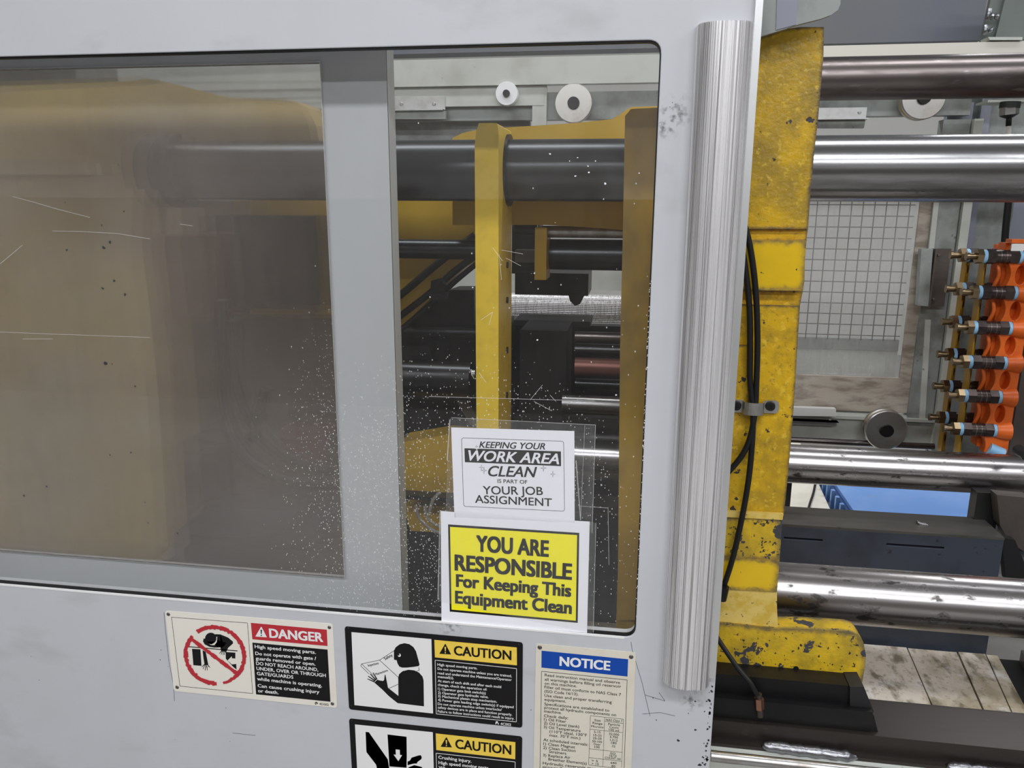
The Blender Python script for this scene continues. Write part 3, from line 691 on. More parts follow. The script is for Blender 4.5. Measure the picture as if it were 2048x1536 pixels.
# wire mesh behind the pane
dx = (P(1680+22.5, 600, GY+.05)-P(1680, 600, GY+.05)).length
zw0 = R(1700, 680, GY+.05)[1]; zw1 = pzT
x = pxR-.02; k = 0
wires = None
while x > pxL:
    if wires is None:
        wires = cyl('mesh_wire', (x, GY+.05, zw0), (x, GY+.05, zw1), .0022, m_dark, rg, 6); wires0 = (wires, x)
    else:
        o = wires0[0].copy(); COL.objects.link(o); o.location.x += x-wires0[1]
    x -= dx
z = zw0+.02; first = None
while z < zw1:
    if first is None: first = (cyl('mesh_wire', (pxL, GY+.053, z), (pxR, GY+.053, z), .0022, m_dark, rg, 6), z)
    else:
        o = first[0].copy(); COL.objects.link(o); o.location.z += z-first[1]
    z += dx
box('backing_rail', pxL, pxR, GY+.055, GY+.09, R(1700, 700, GY+.05)[1], zw0+.006, m_rear, rg, .002)
box('lower_panel', pxL, pxR, GY+.06, GY+.075, zfB, R(1700, 700, GY+.05)[1]-.002, m_rearlt, rg, .002)
# rails of the gate frame
box('bottom_rail', -2.2, R(1865, 850)[0], GY-.005, GY+.05, R(1700, 878)[1], R(1700, 826)[1], m_rearlt, rg, .003)
box('bottom_rail_lip', -2.2, R(1865, 850)[0], GY-.03, GY-.006, R(1700, 833)[1]-.004, R(1700, 829)[1], m_rearlt, rg, .001)
box('top_rail', -2.2, R(1940, 220)[0], GY-.005, GY+.05, R(1700, 233)[1], R(1700, 175)[1], m_rear, rg, .003)
xa, xb = R(1862, 600)[0], R(1905, 600)[0]
box('stile', R(1841, 600)[0], R(1893, 600)[0], GY-.012, GY+.04, R(1850, 850)[1], R(1850, 240)[1], m_rear, rg, .003)
box('stile_flange', R(1896, 600)[0], R(1913, 600)[0], GY-.03, GY+.02, R(1850, 900)[1], R(1850, 240)[1], m_rearlt, rg, .002)
poly('sloped_strip', [(1851, 640), (1862, 640), (1850, 845), (1838, 845)], GY-.02, .01, m_rearlt, rg, bev=.002)
poly('sloped_strip', [(1868, 405), (1878, 405), (1868, 500), (1857, 500)], GY-.02, .01, m_rearlt, rg, bev=.002)
# brackets (angle pieces with a screw)
def bracket(a, b, lip, scr, mt, vertical=False):
    A, B = P(*a, GY-.03), P(*b, GY-.03)
    o = box('angle_bracket', A.x, B.x, GY-.035, GY-.03, A.z, B.z, mt, rg, .001)
    bm = bmesh.new()
    if vertical: add_box(bm, A.x-.002, A.x+lip, GY-.075, GY-.034, B.z, A.z)
    else: add_box(bm, A.x, B.x, GY-.075, GY-.034, min(A.z, B.z)-.001, min(A.z, B.z)+lip) if lip > 0 else add_box(bm, A.x, B.x, GY-.075, GY-.034, A.z+lip, A.z)
    obj('bracket_lip', bm, mt, o)
    for s_ in scr:
        c, rr = disc_ring(*s_, 4, GY-.036)
        cyl('bracket_screw', (c.x, GY-.035, c.z), (c.x, GY-.041, c.z), rr, m_steel, o, 12, rr*.6)
bracket((1560, 217), (1731, 240), .004, [(1719, 225)], m_galv)
poly('bracket_face', [(1560, 240), (1731, 240), (1728, 256), (1560, 256)], GY-.06, .02, m_rear, rg)
bracket((1490, 832), (1672, 852), .0, [(1660, 842)], m_galv)
poly('bracket_face', [(1490, 812), (1672, 818), (1672, 833), (1490, 830)], GY-.07, .03, m_platewh, rg, bev=.001)
bracket((1864, 497), (1887, 613), .004, [(1877, 510), (1867, 600)], m_casting, True)
poly('bracket_face', [(1843, 498), (1866, 498), (1857, 613), (1836, 611)], GY-.07, .035, m_rear, rg, bev=.001)
bracket((700, 196), (891, 222), .004, [(803, 208), (868, 208)], m_galv)
poly('bracket_face', [(700, 222), (891, 222), (891, 238), (700, 238)], GY-.06, .02, m_rear, rg)
# rollers
def roller(x, y, r, th, mt, hub, label, hubm=m_black, Y=GY-.03, hubdep=.012):
    c, rr = disc_ring(x, y, r, Y-th)
    t = thing('guide_roller', (c.x, Y, c.z-rr), label, 'roller')
    bm = bmesh.new()
    prof = [(0, 0), (rr*.96, 0), (rr, .004), (rr, th*.35), (rr*.90, th*.45), (rr*.90, th*.6), (rr, th*.7), (rr, th), (0, th)]
    n = 48; rings = []
    for (q, d) in prof[1:-1]:
        rings.append([bm.verts.new((c.x+math.cos(2*PI*k/n)*q, Y-th+d, c.z+math.sin(2*PI*k/n)*q)) for k in range(n)])
    for A, B in zip(rings, rings[1:]):
        for k in range(n): bm.faces.new((A[k], A[(k+1) % n], B[(k+1) % n], B[k]))
    bm.faces.new(rings[0]); bm.faces.new(rings[-1][::-1])
    obj('wheel', bm, mt, t, auto=True)
    cyl('hub', (c.x, Y-th-hubdep, c.z), (c.x, Y-th+.004, c.z), rr*hub, hubm, t, 20, rr*hub*1.05)
    return t
m_disc = mat('machined_disc', (.60, .58, .55), .32, 1., layers=[((.35, .30, .26), 12, .5, .7, None, .6, .45)])
roller(1773, 861, 43, .05, m_disc, .31, 'steel guide roller with black hub at the lower rail of the rear gate')
roller(1848, 195, 45, .05, m_disc, .30, 'steel guide roller half hidden by the uppermost tie bar')
roller(1147, 206, 38, .04, m_disc, .31, 'big steel guide roller seen through the upper window', m_dark)
roller(1013, 187, 22.5, .03, m_white, .30, 'small white plastic roller seen through the upper window', m_dark)
# lower guide rod in black and header beams
t, _, _ = hbar('guide_rod', -2.2, P(1867, 885, GY-.05).x, 1700, 879, 891, GY-.06, m_bardk); tag(t, 'slim black guide rod just under the lower rail of the rear gate', 'rod')
t = box('guide_channel', PX1-.15, 2.9, 1.55, 1.655, P(1800, 116, 1.55).z, P(1800, 88, 1.55).z, m_rearalu, bev=.004); tag(t, 'long beige guide channel above the uppermost tie bar', 'channel')
t = box('header_beam', -2.2, P(1968, 40, 1.86).x, 1.86, 1.96, P(1800, 84, 1.86).z, 2.9, m_beam, bev=.004); tag(t, 'wide blue grey header beam across the top of the machine', 'beam')
t = thing('corner_plate', P(2010, 60, 1.6), 'green grey corner plate with weld beads and a bottom lip', 'plate')
poly('plate', [(1990, 78), (2020, -40), (2200, -60), (2200, 80)], 1.60, .02, m_green, t, bev=.002)
poly('edge_flange', [(1962, 86), (1990, 79), (2018, -40), (1990, -40)], 1.62, .02, m_green, t, bev=.003)
poly('bottom_lip', [(1976, 74), (2045, 74), (2045, 80), (1980, 80)], 1.54, .06, m_rearlt, t, bev=.001)
for k, (a, b) in enumerate((((1979, 19), (1974, 38)), ((1985, 30), (1981, 36)), ((1971, 52), (1968, 68)), ((1985, 58), (1979, 63)), ((1994, 30), (1992, 36)))):
    tube('weld_bead', [P(*a, 1.59), P((a[0]+b[0])/2+1, (a[1]+b[1])/2, 1.585), P(*b, 1.59)], .008, m_weld, t, n=8, sub=3)
c, rr = disc_ring(2056, 86, 10, 1.6)
# top slide cover: rounded plate in front
t = thing('slide_cover', P(1590, 30, .12), 'grey slide cover plate with a rounded lower corner above the yellow platen', 'cover')
pts = [(1440, -60), (1682, -60), (1681, 8), (1676, 20), (1662, 30), (1640, 38), (1600, 48), (1570, 58), (1521, 73), (1440, 98)]
poly('cover_plate', pts, .16, .012, m_rear, t, bev=.002)
poly('cover_band', [(1556, -60), (1600, -60), (1592, 49), (1552, 60)], .158, .003, m_rearbl, t)
# rear vertical members at the right
t = thing('rear_post', P(1960, 600, 1.95), 'round edged grey post behind the valve fittings', 'post')
box('post_body', P(1928, 600, 1.95).x, P(2000, 600, 1.95).x, 1.95, 2.05, P(1950, 925, 1.95).z, 2.4, m_rear, t, .02)
box('post_flange', P(1915, 600, 1.93).x, P(1931, 600, 1.93).x, 1.93, 1.945, P(1915, 925, 1.93).z, 2.4, m_rearbl, t, .003)
t = tube('cable', [P(2018, 395, 1.80), P(2012, 450, 1.80), P(2006, 520, 1.80), P(1996, 600, 1.80), P(1990, 680, 1.80), P(1984, 800, 1.80), P(1978, 930, 1.80), Vector((P(1978, 930, 1.80).x, 1.80, .02))], .0125, m_black); tag(t, 'thick black cable rising behind the orange manifold', 'cable')
t = thing('rear_enclosure', P(2000, 900, 2.15), 'lavender and grey sheet enclosure behind the valves and the hanging switch', 'enclosure')
pbox('side_panel', (2016, 400), (2200, 960), 2.15, .03, m_rearbl, t)
pbox('rear_sheet', (1890, 620), (2010, 960), 2.10, .02, m_rearbl, t)
pbox('side_frame', (1925, 180), (2200, 300), 2.06, .04, m_rear, t)
pbox('frame_strip', (1898, 205), (1936, 300), 1.91, .035, m_rearbl, t)
# hanging sensor
t = thing('limit_switch', P(2020, 206, 1.7), 'small dark limit switch hanging below the uppermost tie bar', 'switch')
sy = 1.62
pbox('mount_plate', (1976, 200), (2060, 203.5), sy, .1, m_rearlt, t, .001)
cyl('body', P(2021, 204, sy), P(2019, 216, sy), .032, m_dark, t, 20); cyl('chrome_nut', P(2019, 214, sy), P(2018, 230, sy), .030, m_steel, t, 6); cyl('cone', P(2018, 230, sy), P(2018, 236, sy), .03, m_dark, t, 20, .012)
cyl('stem', P(2018, 234, sy), P(2017, 252, sy), .009, m_black, t, 12); cyl('tip', P(2017, 252, sy), P(2017, 268, sy), .008, m_platewh, t, 12)

# ------------------------------------------------------------------ orange valve manifold
MY, MF = 1.42, 1.56
mn = thing('valve_manifold', P(2010, 890, MY), 'bright orange valve manifold block with two columns of fittings', 'manifold')
rows = [512, 582, 653, 721, 791, 857]
edgeX = P(2030, 800, MY).x            # right edge, vertical in the world
xl = P(1990, 720, MY).x
ztop, zbot = P(2040, 481, MY).z, P(2010, 906, MY).z
bz = [P(1905, y, MY).z for y in rows]
bz = [bz[0]+(bz[-1]-bz[0])*i/5 for i in range(6)]
pitch = bz[0]-bz[1]
sc_ = (P(2000, 700, MY)-P(1999, 700, MY)).length
left = []
zs = ztop
out = [(edgeX, ztop), (edgeX, zbot)]
N = 60
for i in range(N+1):
    z = zbot+(ztop-zbot)*i/N
    ph = (z-bz[0])/pitch
    out.append((xl-.012+.020*abs(math.sin(PI*ph))**1.2, z))
holes = []
for z in bz[:-1]:
    cx_, cz_ = (xl+edgeX)/2-.002, z-pitch/2
    holes.append([(cx_+math.cos(a)*.0165, cz_+math.sin(a)*pitch*.27) for a in [2*PI*k/18 for k in range(18)]])
holed('manifold_block', out, holes, MY-.005, MY+.035, m_orange, mn, .003)
box('back_block', xl-.004, edgeX-.004, MY+.036, MY+.09, zbot+.01, ztop-.01, m_orange, mn, .006)
box('rear_block', P(1984, 660, MY+.09).x, edgeX-.02, MY+.091, MF+.03, zbot+.02, ztop-.02, m_orange, mn, .006)
o = box('label_strip', xl-.005, edgeX+.02, MY-.012, MY-.006, ztop-.034, ztop-.010, m_platewh, mn, .001); o['label'] = 'worn white label strip'
box('cap', xl-.008, edgeX+.03, MY-.014, MY+.03, ztop-.008, ztop+.004, m_orange, mn, .002)
for k in range(5):
    z = bz[k]-pitch/2
    tube('web', [(xl-.03, MY+.02, z+pitch*.35), (xl-.022, MY+.01, z), (xl-.03, MY+.02, z-pitch*.35)], .006, m_orange, mn, n=8, sub=4)
m_ring = mat('valve_ring', (.25, .21, .19), .35, .9)
def fitting(x0, y, z, L, s, tipoff=0):
    """valve fitting lying along X: x0 = free tip, L = length to the manifold"""
    v = cyl('valve', (x0+L*.37, y, z), (x0+L*.90, y, z), s*1.0, m_valve, mn, 20)
    cyl('hex_section', (x0+L*.36, y, z), (x0+L*.52, y, z), s*1.16, m_valve, v, 6)
    cyl('hex_section', (x0+L*.78, y, z), (x0+L*.94, y, z), s*1.14, m_valve, v, 6)
    o = cyl('blue_band', (x0+L*.295, y, z), (x0+L*.362, y, z), s*1.02, m_bluetape, v, 20)
    cyl('blue_band', (x0+L*.94, y, z), (x0+L*1.0, y, z), s*1.05, m_bluetape, v, 20)
    cyl('brass_hex', (x0+L*.18, y, z), (x0+L*.296, y, z), s*1.12, m_brass, v, 6)
    cyl('brass_tip', (x0+L*.02, y, z), (x0+L*.18, y, z), s*.50, m_brass, v, 14)
    cyl('tip_ring', (x0, y, z), (x0+L*.05, y, z), s*.62, m_brass, v, 14)
    cyl('ring', (x0+L*.60, y, z), (x0+L*.61, y, z), s*1.03, m_ring, v, 20)
    cyl('ring', (x0+L*.70, y, z), (x0+L*.71, y, z), s*1.03, m_ring, v, 20)
    return v
xt = P(1909, 683, MY).x; L = P(2010, 683, MY).x-xt+.01
for i in range(6):
    fitting(xt, MY, bz[i], L, .0225)
    cyl('boss', (xt+L*1.0, MY+.0, bz[i]), (xt+L*1.0+.045, MY+.0, bz[i]), .026, m_orange, mn, 20, .034)
fz0, fz1 = P(1890, 510, MF).z, P(1860, 834, MF).z
xf = P(1879, 672, MF).x
for i in range(6):
    z = fz0+(fz1-fz0)*i/5
    fitting(xf, MF, z, L, .0225)
    cyl('boss', (xf+L*1.0, MF, z), (xf+L+.05, MF, z), .026, m_orange, mn, 20, .034)
# blue fitting at the foot of the manifold
t = cyl('hose_connector', P(1976, 896, MY), P(2004, 908, MY), .022, m_bluetape); tag(t, 'blue hose connector under the orange manifold', 'connector')
# amber plates
for k, (Yv, xa, wd, ya2, yb2, nh) in enumerate(((MF+.055, 1904, 13, 500, 905, 6), (MY+.07, 1938, 12, 505, 908, 6))):
    t = thing('valve_bracket', P(xa, 900, Yv), ['amber yellow slotted plate behind the far column of valves', 'amber yellow slotted plate between the two valve columns'][k], 'bracket')
    x0 = P(xa, 700, Yv).x; x1 = P(xa+wd, 700, Yv).x; za, zb2 = P(xa, ya2, Yv).z, P(xa, yb2, Yv).z
    hs = []
    for i in range(nh):
        z = za+(zb2-za)*(i+.55)/nh; hs.append([(x0+(x1-x0)*.55+math.cos(a)*.0075, z+math.sin(a)*.018) for a in [2*PI*q/14 for q in range(14)]])
    holed('slotted_plate', [(x0, zb2), (x1, zb2), (x1, za), (x0, za)], hs, Yv, Yv+.006, m_lever, t, .001)
    box('plate_flange', x0-.004, x0+.001, Yv-.035, Yv+.006, zb2, za, m_lever, t, .001)
    box('plate_backing', x0, x1, Yv+.008, Yv+.012, zb2, za, m_dark, t)

# ------------------------------------------------------------------ inside the machine, seen through the window
# yellow upright the tie bar passes through
UY = .36
ux0, ux1 = P(951, 560, UY).x, P(997, 560, UY).x
zt_, zb_ = P(975, 246, UY).z, .40
t = thing('yellow_upright', (ux0, UY+.1, zb_), 'yellow steel upright behind the window, above the paper notices', 'upright')
bm = bmesh.new()
A, B = P(956, 246, UY), P(1002, 248, UY)
zc = P(950, 290, UY).z
prism_bm(bm, [(ux0, zb_), (ux1, zb_), (ux1, zc+.02), (ux1-.002, zt_-.004), (ux1-.006, zt_), (ux0+.010, zt_), (ux0+.004, zc+.03), (ux0, zc)], UY, UY+.20)
obj('upright_plate', bm, m_yelplate, t, bev=.002)
bm = bmesh.new()
add_cyl(bm, (ux1-.001, .5, z5), (ux1+.006, .5, z5), r5+.012, 40)
obj('collar', bm, m_blksteel, t, auto=True)
for y in (530, 600, 700, 790):
    c = P(1012, y, UY+.12); 
    add = cyl('slot_pin', (ux1-.001, UY+.12, c.z), (ux1+.004, UY+.12, c.z), .008, m_dark, t, 12)
# bigger tail plates, casting behind left
t = thing('rear_casting', P(860, 460, .80), 'yellow cast frame with a slanting edge behind the dark rod', 'casting')
poly('casting_plate', [(500, 395), (960, 395), (960, 478), (955, 520), (925, 537), (800, 656), (700, 628), (500, 628)], .86, .10, m_yelin, t, bev=.006)
t, _, _ = hbar('guide_rod', P(700, 500, .70).x, P(958, 500, .70).x, 870, 478.5, 518, .70, m_barin); tag(t, 'slim dark rod with a pale top highlight crossing the yellow casting', 'rod')
# slanting hoses and clamps
for k, (a, b, r) in enumerate((((700, 668), (950, 470), .011), ((790, 640), (955, 508), .010), ((800, 660), (960, 522), .008))):
    t = tube('hose', [P(*a, .80), P((a[0]*.6+b[0]*.4), (a[1]*.6+b[1]*.4)+2, .79), P((a[0]*.3+b[0]*.7), (a[1]*.3+b[1]*.7)-2, .79), P(*b, .80)], r, m_hose)
    tag(t, ['black hose slanting along the edge of the yellow casting, uppermost of three', 'black hose slanting along the yellow casting, middle of three', 'black hose slanting along the yellow casting, lowest of three'][k], 'hose')
t = thing('hose_clamp', P(872, 585, .74), 'black block clamp on the slanting hoses', 'clamp')
poly('clamp_block', [(862, 562), (885, 556), (886, 588), (860, 592)], .74, .06, m_black, t, bev=.003)
poly('clamp_foot', [(858, 588), (892, 586), (890, 600), (862, 602)], .735, .04, m_dark, t, bev=.002)
# dark mechanism masses
t = thing('clamp_mechanism', P(900, 800, .95), 'dark toggle mechanism of steel blocks and rods deep inside the machine', 'mechanism')
poly('block', [(785, 628), (830, 605), (902, 580), (948, 580), (948, 650), (785, 660)], .92, .12, m_dark, t, bev=.004)
poly('block', [(770, 648), (1010, 648), (1010, 730), (770, 730)], .98, .20, m_blksteel, t, bev=.004)
poly('lever_arm', [(770, 700), (855, 690), (868, 720), (840, 760), (770, 770)], .90, .04, m_dark, t, bev=.006)
hbar('cylinder_rod', P(700, 760, .62).x, P(944, 760, .62).x, 870, 722, 793, .62, m_barin, t)
cyl('pin', P(944, 748, .60), P(951, 748, .60), .012, m_steel, t, 16)
hbar('cylinder_rod', P(770, 690, .9).x, P(1010, 690, .9).x, 900, 650, 678, .9, m_barin, t)
poly('block', [(800, 800), (1000, 800), (1000, 850), (880, 870), (800, 860)], .80, .1, m_dark, t, bev=.004)
poly('strut', [(912, 800), (932, 800), (955, 835), (955, 856), (940, 850)], .70, .03, m_greysteel, t, bev=.003)
for (a, b) in (((1028, 640), (1180, 655)), ((1028, 830), (1180, 900))):
    pbox('block', a, (b[0], b[1]), 1.0, .15, m_dark, t)
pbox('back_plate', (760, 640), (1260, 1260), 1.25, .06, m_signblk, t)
pbox('block', (1040, 660), (1130, 860), .80, .2, m_dark, t, .006)
hbar('ejector_rod', P(1150, 680, .7).x, P(1256, 680, .7).x, 1200, 664, 684, .7, m_bardk, t)
hbar('ejector_rod', P(1150, 700, .7).x, P(1256, 700, .7).x, 1200, 688, 712, .7, m_barin, t)
hbar('ejector_rod', P(1150, 740, .66).x, P(1256, 740, .66).x, 1200, 716, 752, .66, m_copperred, t)
hbar('ejector_rod', P(1150, 780, .7).x, P(1256, 780, .7).x, 1200, 758, 778, .7, m_barin, t)
hbar('ejector_rod', P(1125, 810, .60).x, P(1246, 810, .60).x, 1200, 792, 830, .60, m_bar, t)
pbox('block', (1125, 832), (1235, 858), .6, .1, m_blksteel, t)
hbar('cylinder_barrel', P(1085, 900, .7).x, P(1256, 900, .7).x, 1200, 868, 960, .7, m_bar, t)
# small shiny things above: bolsters right of the upright
hbar('stub_rod', P(1085, 470, .7).x, P(1250, 470, .7).x, 1150, 452, 476, .7, m_steel, t)
hbar('stub_rod', P(1030, 470, .8).x, P(1075, 470, .8).x, 1050, 448, 470, .8, m_barin, t)
hbar('stub_rod', P(1085, 505, .7).x, P(1256, 505, .7).x, 1150, 478, 540, .75, m_barin, t)
pbox('block', (1070, 455), (1092, 560), .65, .1, m_yelin, t)
pbox('block', (1024, 440), (1078, 548), 1.10, .1, m_dark, t)
pbox('block', (1030, 545), (1176, 592), 1.05, .2, m_blksteel, t)
poly('hook', [(1135, 585), (1172, 585), (1160, 608), (1150, 612), (1140, 602)], 1.03, .05, m_blksteel, t, bev=.006)
pbox('wrapped_bundle', (1030, 500), (1245, 528), .95, .05, m_greysteel, t)
# light bits of the rear guard visible between
pbox('middle_panel', (905, 520), (1310, 583), GY-.02, .018, m_rearlt, rg)
# ribbed aluminium extrusion lying horizontally
xa, xb = P(920, 610, 1.72).x, P(1330, 610, 1.72).x; za, zb2 = P(1000, 586, 1.72).z, P(1000, 640, 1.72).z
bm = bmesh.new(); nr = 16; prof = []
for i in range(nr*4+1):
    u = i/(nr*4); d = .0018 if i % 4 < 2 else 0
    prof.append((1.72-(.028+d*-1)*abs(math.sin(PI*min(max(u, .03), .97)))**.6, za+(zb2-za)*u))
f0 = [bm.verts.new((xa, y, z)) for y, z in prof]; f1 = [bm.verts.new((xb, y, z)) for y, z in prof]
for i in range(len(prof)-1): bm.faces.new((f0[i], f0[i+1], f1[i+1], f1[i]))
b0, b1_ = [bm.verts.new((x, 1.735, za)) for x in (xa, xb)], [bm.verts.new((x, 1.735, zb2)) for x in (xa, xb)]
bm.faces.new([f0[0], f1[0], b0[1], b0[0]]); bm.faces.new([f0[-1], f1[-1], b1_[1], b1_[0]]); bm.faces.new([b0[0], b0[1], b1_[1], b1_[0]])
bm.faces.new(f0+[b1_[0], b0[0]]); bm.faces.new((f1+[b1_[1], b0[1]])[::-1])
o = obj('ribbed_extrusion', bm, m_alu, rg); o['label'] = 'horizontal ribbed aluminium extrusion'
# upper rear members in the window
pbox('upright_strip', (1065, 172), (1092, 300), GY-.028, .02, m_rearlt, rg)
pbox('rear_sheet', (700, 236), (1060, 300), GY+.052, .03, m_rear, rg)
box('roller_rail', -2.2, P(1088, 187, GY-.03).x, GY-.03, GY-.006, P(900, 213, GY-.03).z, P(900, 175, GY-.03).z, m_rearlt, rg, bev=.002)
t = box('upper_guide_beam', -2.2, P(1400, 150, 1.80).x, 1.80, 1.845, P(900, 172, 1.80).z, P(900, 118, 1.80).z, m_rearlt, bev=.004); tag(t, 'light grey guide beam along the top of the window view', 'beam')
# lower window: yellow lump, clear hose loops, dark base
t = poly('cast_foot', [(800, 885), (890, 870), (1000, 880), (1000, 990), (815, 985), (800, 960)], .60, .1, m_yelin, bev=.008); tag(t, 'yellow cast foot low in the window beside the notices', 'casting')
t = pbox('base_block', (800, 990), (1000, 1010), .56, .1, m_blksteel); tag(t, 'black block under the yellow cast foot', 'block')
t = poly('cast_foot', [(808, 1012), (960, 1012), (960, 1068), (820, 1062)], .62, .1, m_yelin, bev=.008); tag(t, 'second yellow cast lump below the black block', 'casting')
for k, pts in enumerate(([(832, 1012), (838, 1035), (858, 1055), (885, 1068)], [(850, 1012), (855, 1035), (872, 1050), (900, 1058)], [(880, 985), (866, 1000), (858, 1025)])):
    t = tube('clear_hose', [P(x, y, .45-.01*k) for x, y in pts], .0045, m_clearhose); tag(t, ['milky hose loop beside the yellow notice, lowest of three', 'milky hose loop beside the yellow notice, middle of three', 'short milky hose end beside the paper notice'][k], 'hose')

# ------------------------------------------------------------------ left: the yellow platen behind the hazy inner pane
t = thing('rear_platen', P(150, 700, .42), 'broad yellow platen behind the hazy pane', 'platen')
rp = t
m_yeldull = mat('dusty_dull_yellow_paint', (.50, .38, .15), .5, layers=[((.44, .40, .30), 2.2, .40, .62, None, .8), ((.34, .24, .08), 5, .5, .7, None, .5)])
m_core = mat('grey_brown_core', (.18, .16, .145), .55, layers=[((.09, .08, .075), 3, .42, .62, None, .8)])
poly('platen_face', [(-420, 345), (290, 352), (285, 500), (300, 620), (318, 800), (338, 1120), (-420, 1060)], .42, .10, m_yeldull, rp, bev=.004)
poly('platen_shoulder', [(-420, 185), (0, 172), (268, 162), (292, 158), (330, 163), (395, 180), (440, 192), (520, 199), (590, 202), (615, 215), (632, 250), (640, 290), (420, 300), (345, 352), (-420, 352)], .50, .12, m_yeldull, rp, bev=.008)
pbox('platen_body', (-420, 340), (268, 1150), .53, .5, m_yeldull, rp)
c = P(345, 340, .50)
cyl('bar_nut', (TX-.05, .50, z5), (TX+.035, .50, z5), r5*1.28, m_dark, rp, 40)
poly('raised_pad', [(-60, 312), (190, 326), (196, 350), (-60, 350)], .405, .02, m_yeldull, rp, bev=.003)
mc = t = thing('machine_core', P(480, 800, .7), 'dark machine core with curving black hoses behind the hazy pane', 'mechanism')
pbox('core_plate', (250, 400), (760, 1260), .96, .04, m_core, t)
pbox('core_block', (300, 470), (440, 640), .75, .2, m_copperred, t, .01)
pbox('core_block', (430, 430), (650, 620), .80, .15, m_blksteel, t, .01)
pbox('core_block', (330, 900), (440, 1060), .70, .2, m_greysteel, t, .01)
pbox('core_block', (560, 860), (660, 930), .75, .1, m_copperred, t, .01)
pbox('core_base', (330, 1065), (760, 1180), .45, .3, m_bedblue, t, .01)
for k, pts in enumerate(([(445, 600), (442, 720), (450, 830), (490, 910), (560, 958), (640, 968), (720, 965)], [(470, 640), (470, 750), (500, 840), (560, 905), (640, 935), (720, 938)], [(530, 780), (518, 830), (505, 880)])):
    tube('hydraulic_hose', [P(x, y, .21+.03*k) for x, y in pts], .0125, m_hose, mc, n=12)

# ------------------------------------------------------------------ printed signs: helpers
def ZA(x, y): return (300+x/5.12, 1200+y/5.12)
def ZB(x, y): return (680+x/5.12, 1236+y/5.12)
def ZC(x, y): return (1040+x/5.564, 1260+y/5.564)
def ZD(x, y): return (860+x/3.2694, 820+y/3.2694)
def W2(px, Y): return [(q.x, q.z) for q in (P(x, y, Y) for x, y in px)]
def plate(name, corners, Y, th, mt, parent, r=.006, bev=.0004):
    bm = bmesh.new(); prism_bm(bm, rounded(W2(corners, Y), r), Y, Y+th)
    return obj(name, bm, mt, parent, bev=bev)
def ink(name, polys, Y, mt, parent, th=.00015):
    bm = bmesh.new()
    for pl_ in polys:
        pts = W2(pl_, Y)
        f = [bm.verts.new((x, Y, z)) for x, z in pts]
        k = [bm.verts.new((x, Y+th, z)) for x, z in pts]
        n = len(pts)
        for i in range(n): bm.faces.new((f[i], k[i], k[(i+1) % n], f[(i+1) % n]))
        fc = bm.faces.new(f)
    bmesh.ops.triangulate(bm, faces=[f for f in bm.faces if len(f.verts) > 4])
    return obj(name, bm, mt, parent)
def line_poly(a, b, wpx):
    dx, dy = b[0]-a[0], b[1]-a[1]; L = math.hypot(dx, dy) or 1; nx, ny = -dy/L*wpx/2, dx/L*wpx/2
    return [(a[0]+nx, a[1]+ny), (b[0]+nx, b[1]+ny), (b[0]-nx, b[1]-ny), (a[0]-nx, a[1]-ny)]
def frame_polys(c, wpx, closed=True):
    n = len(c); return [line_poly(c[i], c[(i+1) % n], wpx) for i in range(n if closed else n-1)]
_tc = {}
def glyphs(s, bold, shear, res):
    key = (s, bold, shear, res)
    if key in _tc: return _tc[key]
    cu = bpy.data.curves.new('text', 'FONT'); cu.body = s; cu.size = 1; cu.offset = bold; cu.shear = shear
    cu.resolution_u = res; cu.fill_mode = 'FRONT' if hasattr(cu, 'fill_mode') else 'BOTH'
    cu.extrude = 0
    if bold: cu.space_character = 1+bold*1.2
    o = bpy.data.objects.new('text', cu); COL.objects.link(o)
    dg = bpy.context.evaluated_depsgraph_get(); me = bpy.data.meshes.new_from_object(o.evaluated_get(dg))
    V = [(v.co.x, v.co.y) for v in me.vertices]; Fc = [tuple(p.vertices) for p in me.polygons]
    bpy.data.objects.remove(o); bpy.data.curves.remove(cu); bpy.data.meshes.remove(me)
    _tc[key] = (V, Fc); return V, Fc
CAPH = None
def cap_height(bold):
    V, _ = glyphs('H', bold, 0, 3); return max(v[1] for v in V)
def text(name, lines, Y, mt, parent, bold=.0, shear=0, res=3):
    """lines: (string, left baseline px, right baseline px, cap height px)"""
    bm = bmesh.new(); ch = cap_height(0)
    k_ = bold*.95
    for s, a, b, hpx, ox, oy, dy_ in [(*L_, ox, oy, q_*4e-5) for L_ in lines for q_, (ox, oy) in enumerate(((-k_, -k_*.6), (-k_, k_*.6), (k_, -k_*.6), (k_, k_*.6), (0, 0)) if bold else ((0, 0),))]:
        V, Fc = glyphs(s, 0, shear, res)
        x0, x1 = min(v[0] for v in V), max(v[0] for v in V)
        A, B = P(*a, Y), P(*b, Y); up = P(a[0], a[1]-hpx, Y)
        hw = (up-A).length; u = (B-A); wl = u.length; u = u/wl; v = Vector((-u.z, 0, u.x))
        sx, sy = wl/(x1-x0), hw/ch
        vs = [bm.verts.new(A+u*((x-x0+ox)*sx)+v*((y+oy)*sy)-Vector((0, dy_, 0))) for x, y in V]
        for f in Fc:
            try: bm.faces.new([vs[i] for i in f])
            except ValueError: pass
    for f in bm.faces:
        f.normal_update()
        if f.normal.y > 0: f.normal_flip()
    me = bpy.data.meshes.new(name); bm.to_mesh(me); bm.free()
    return finish(name, me, mt, parent)
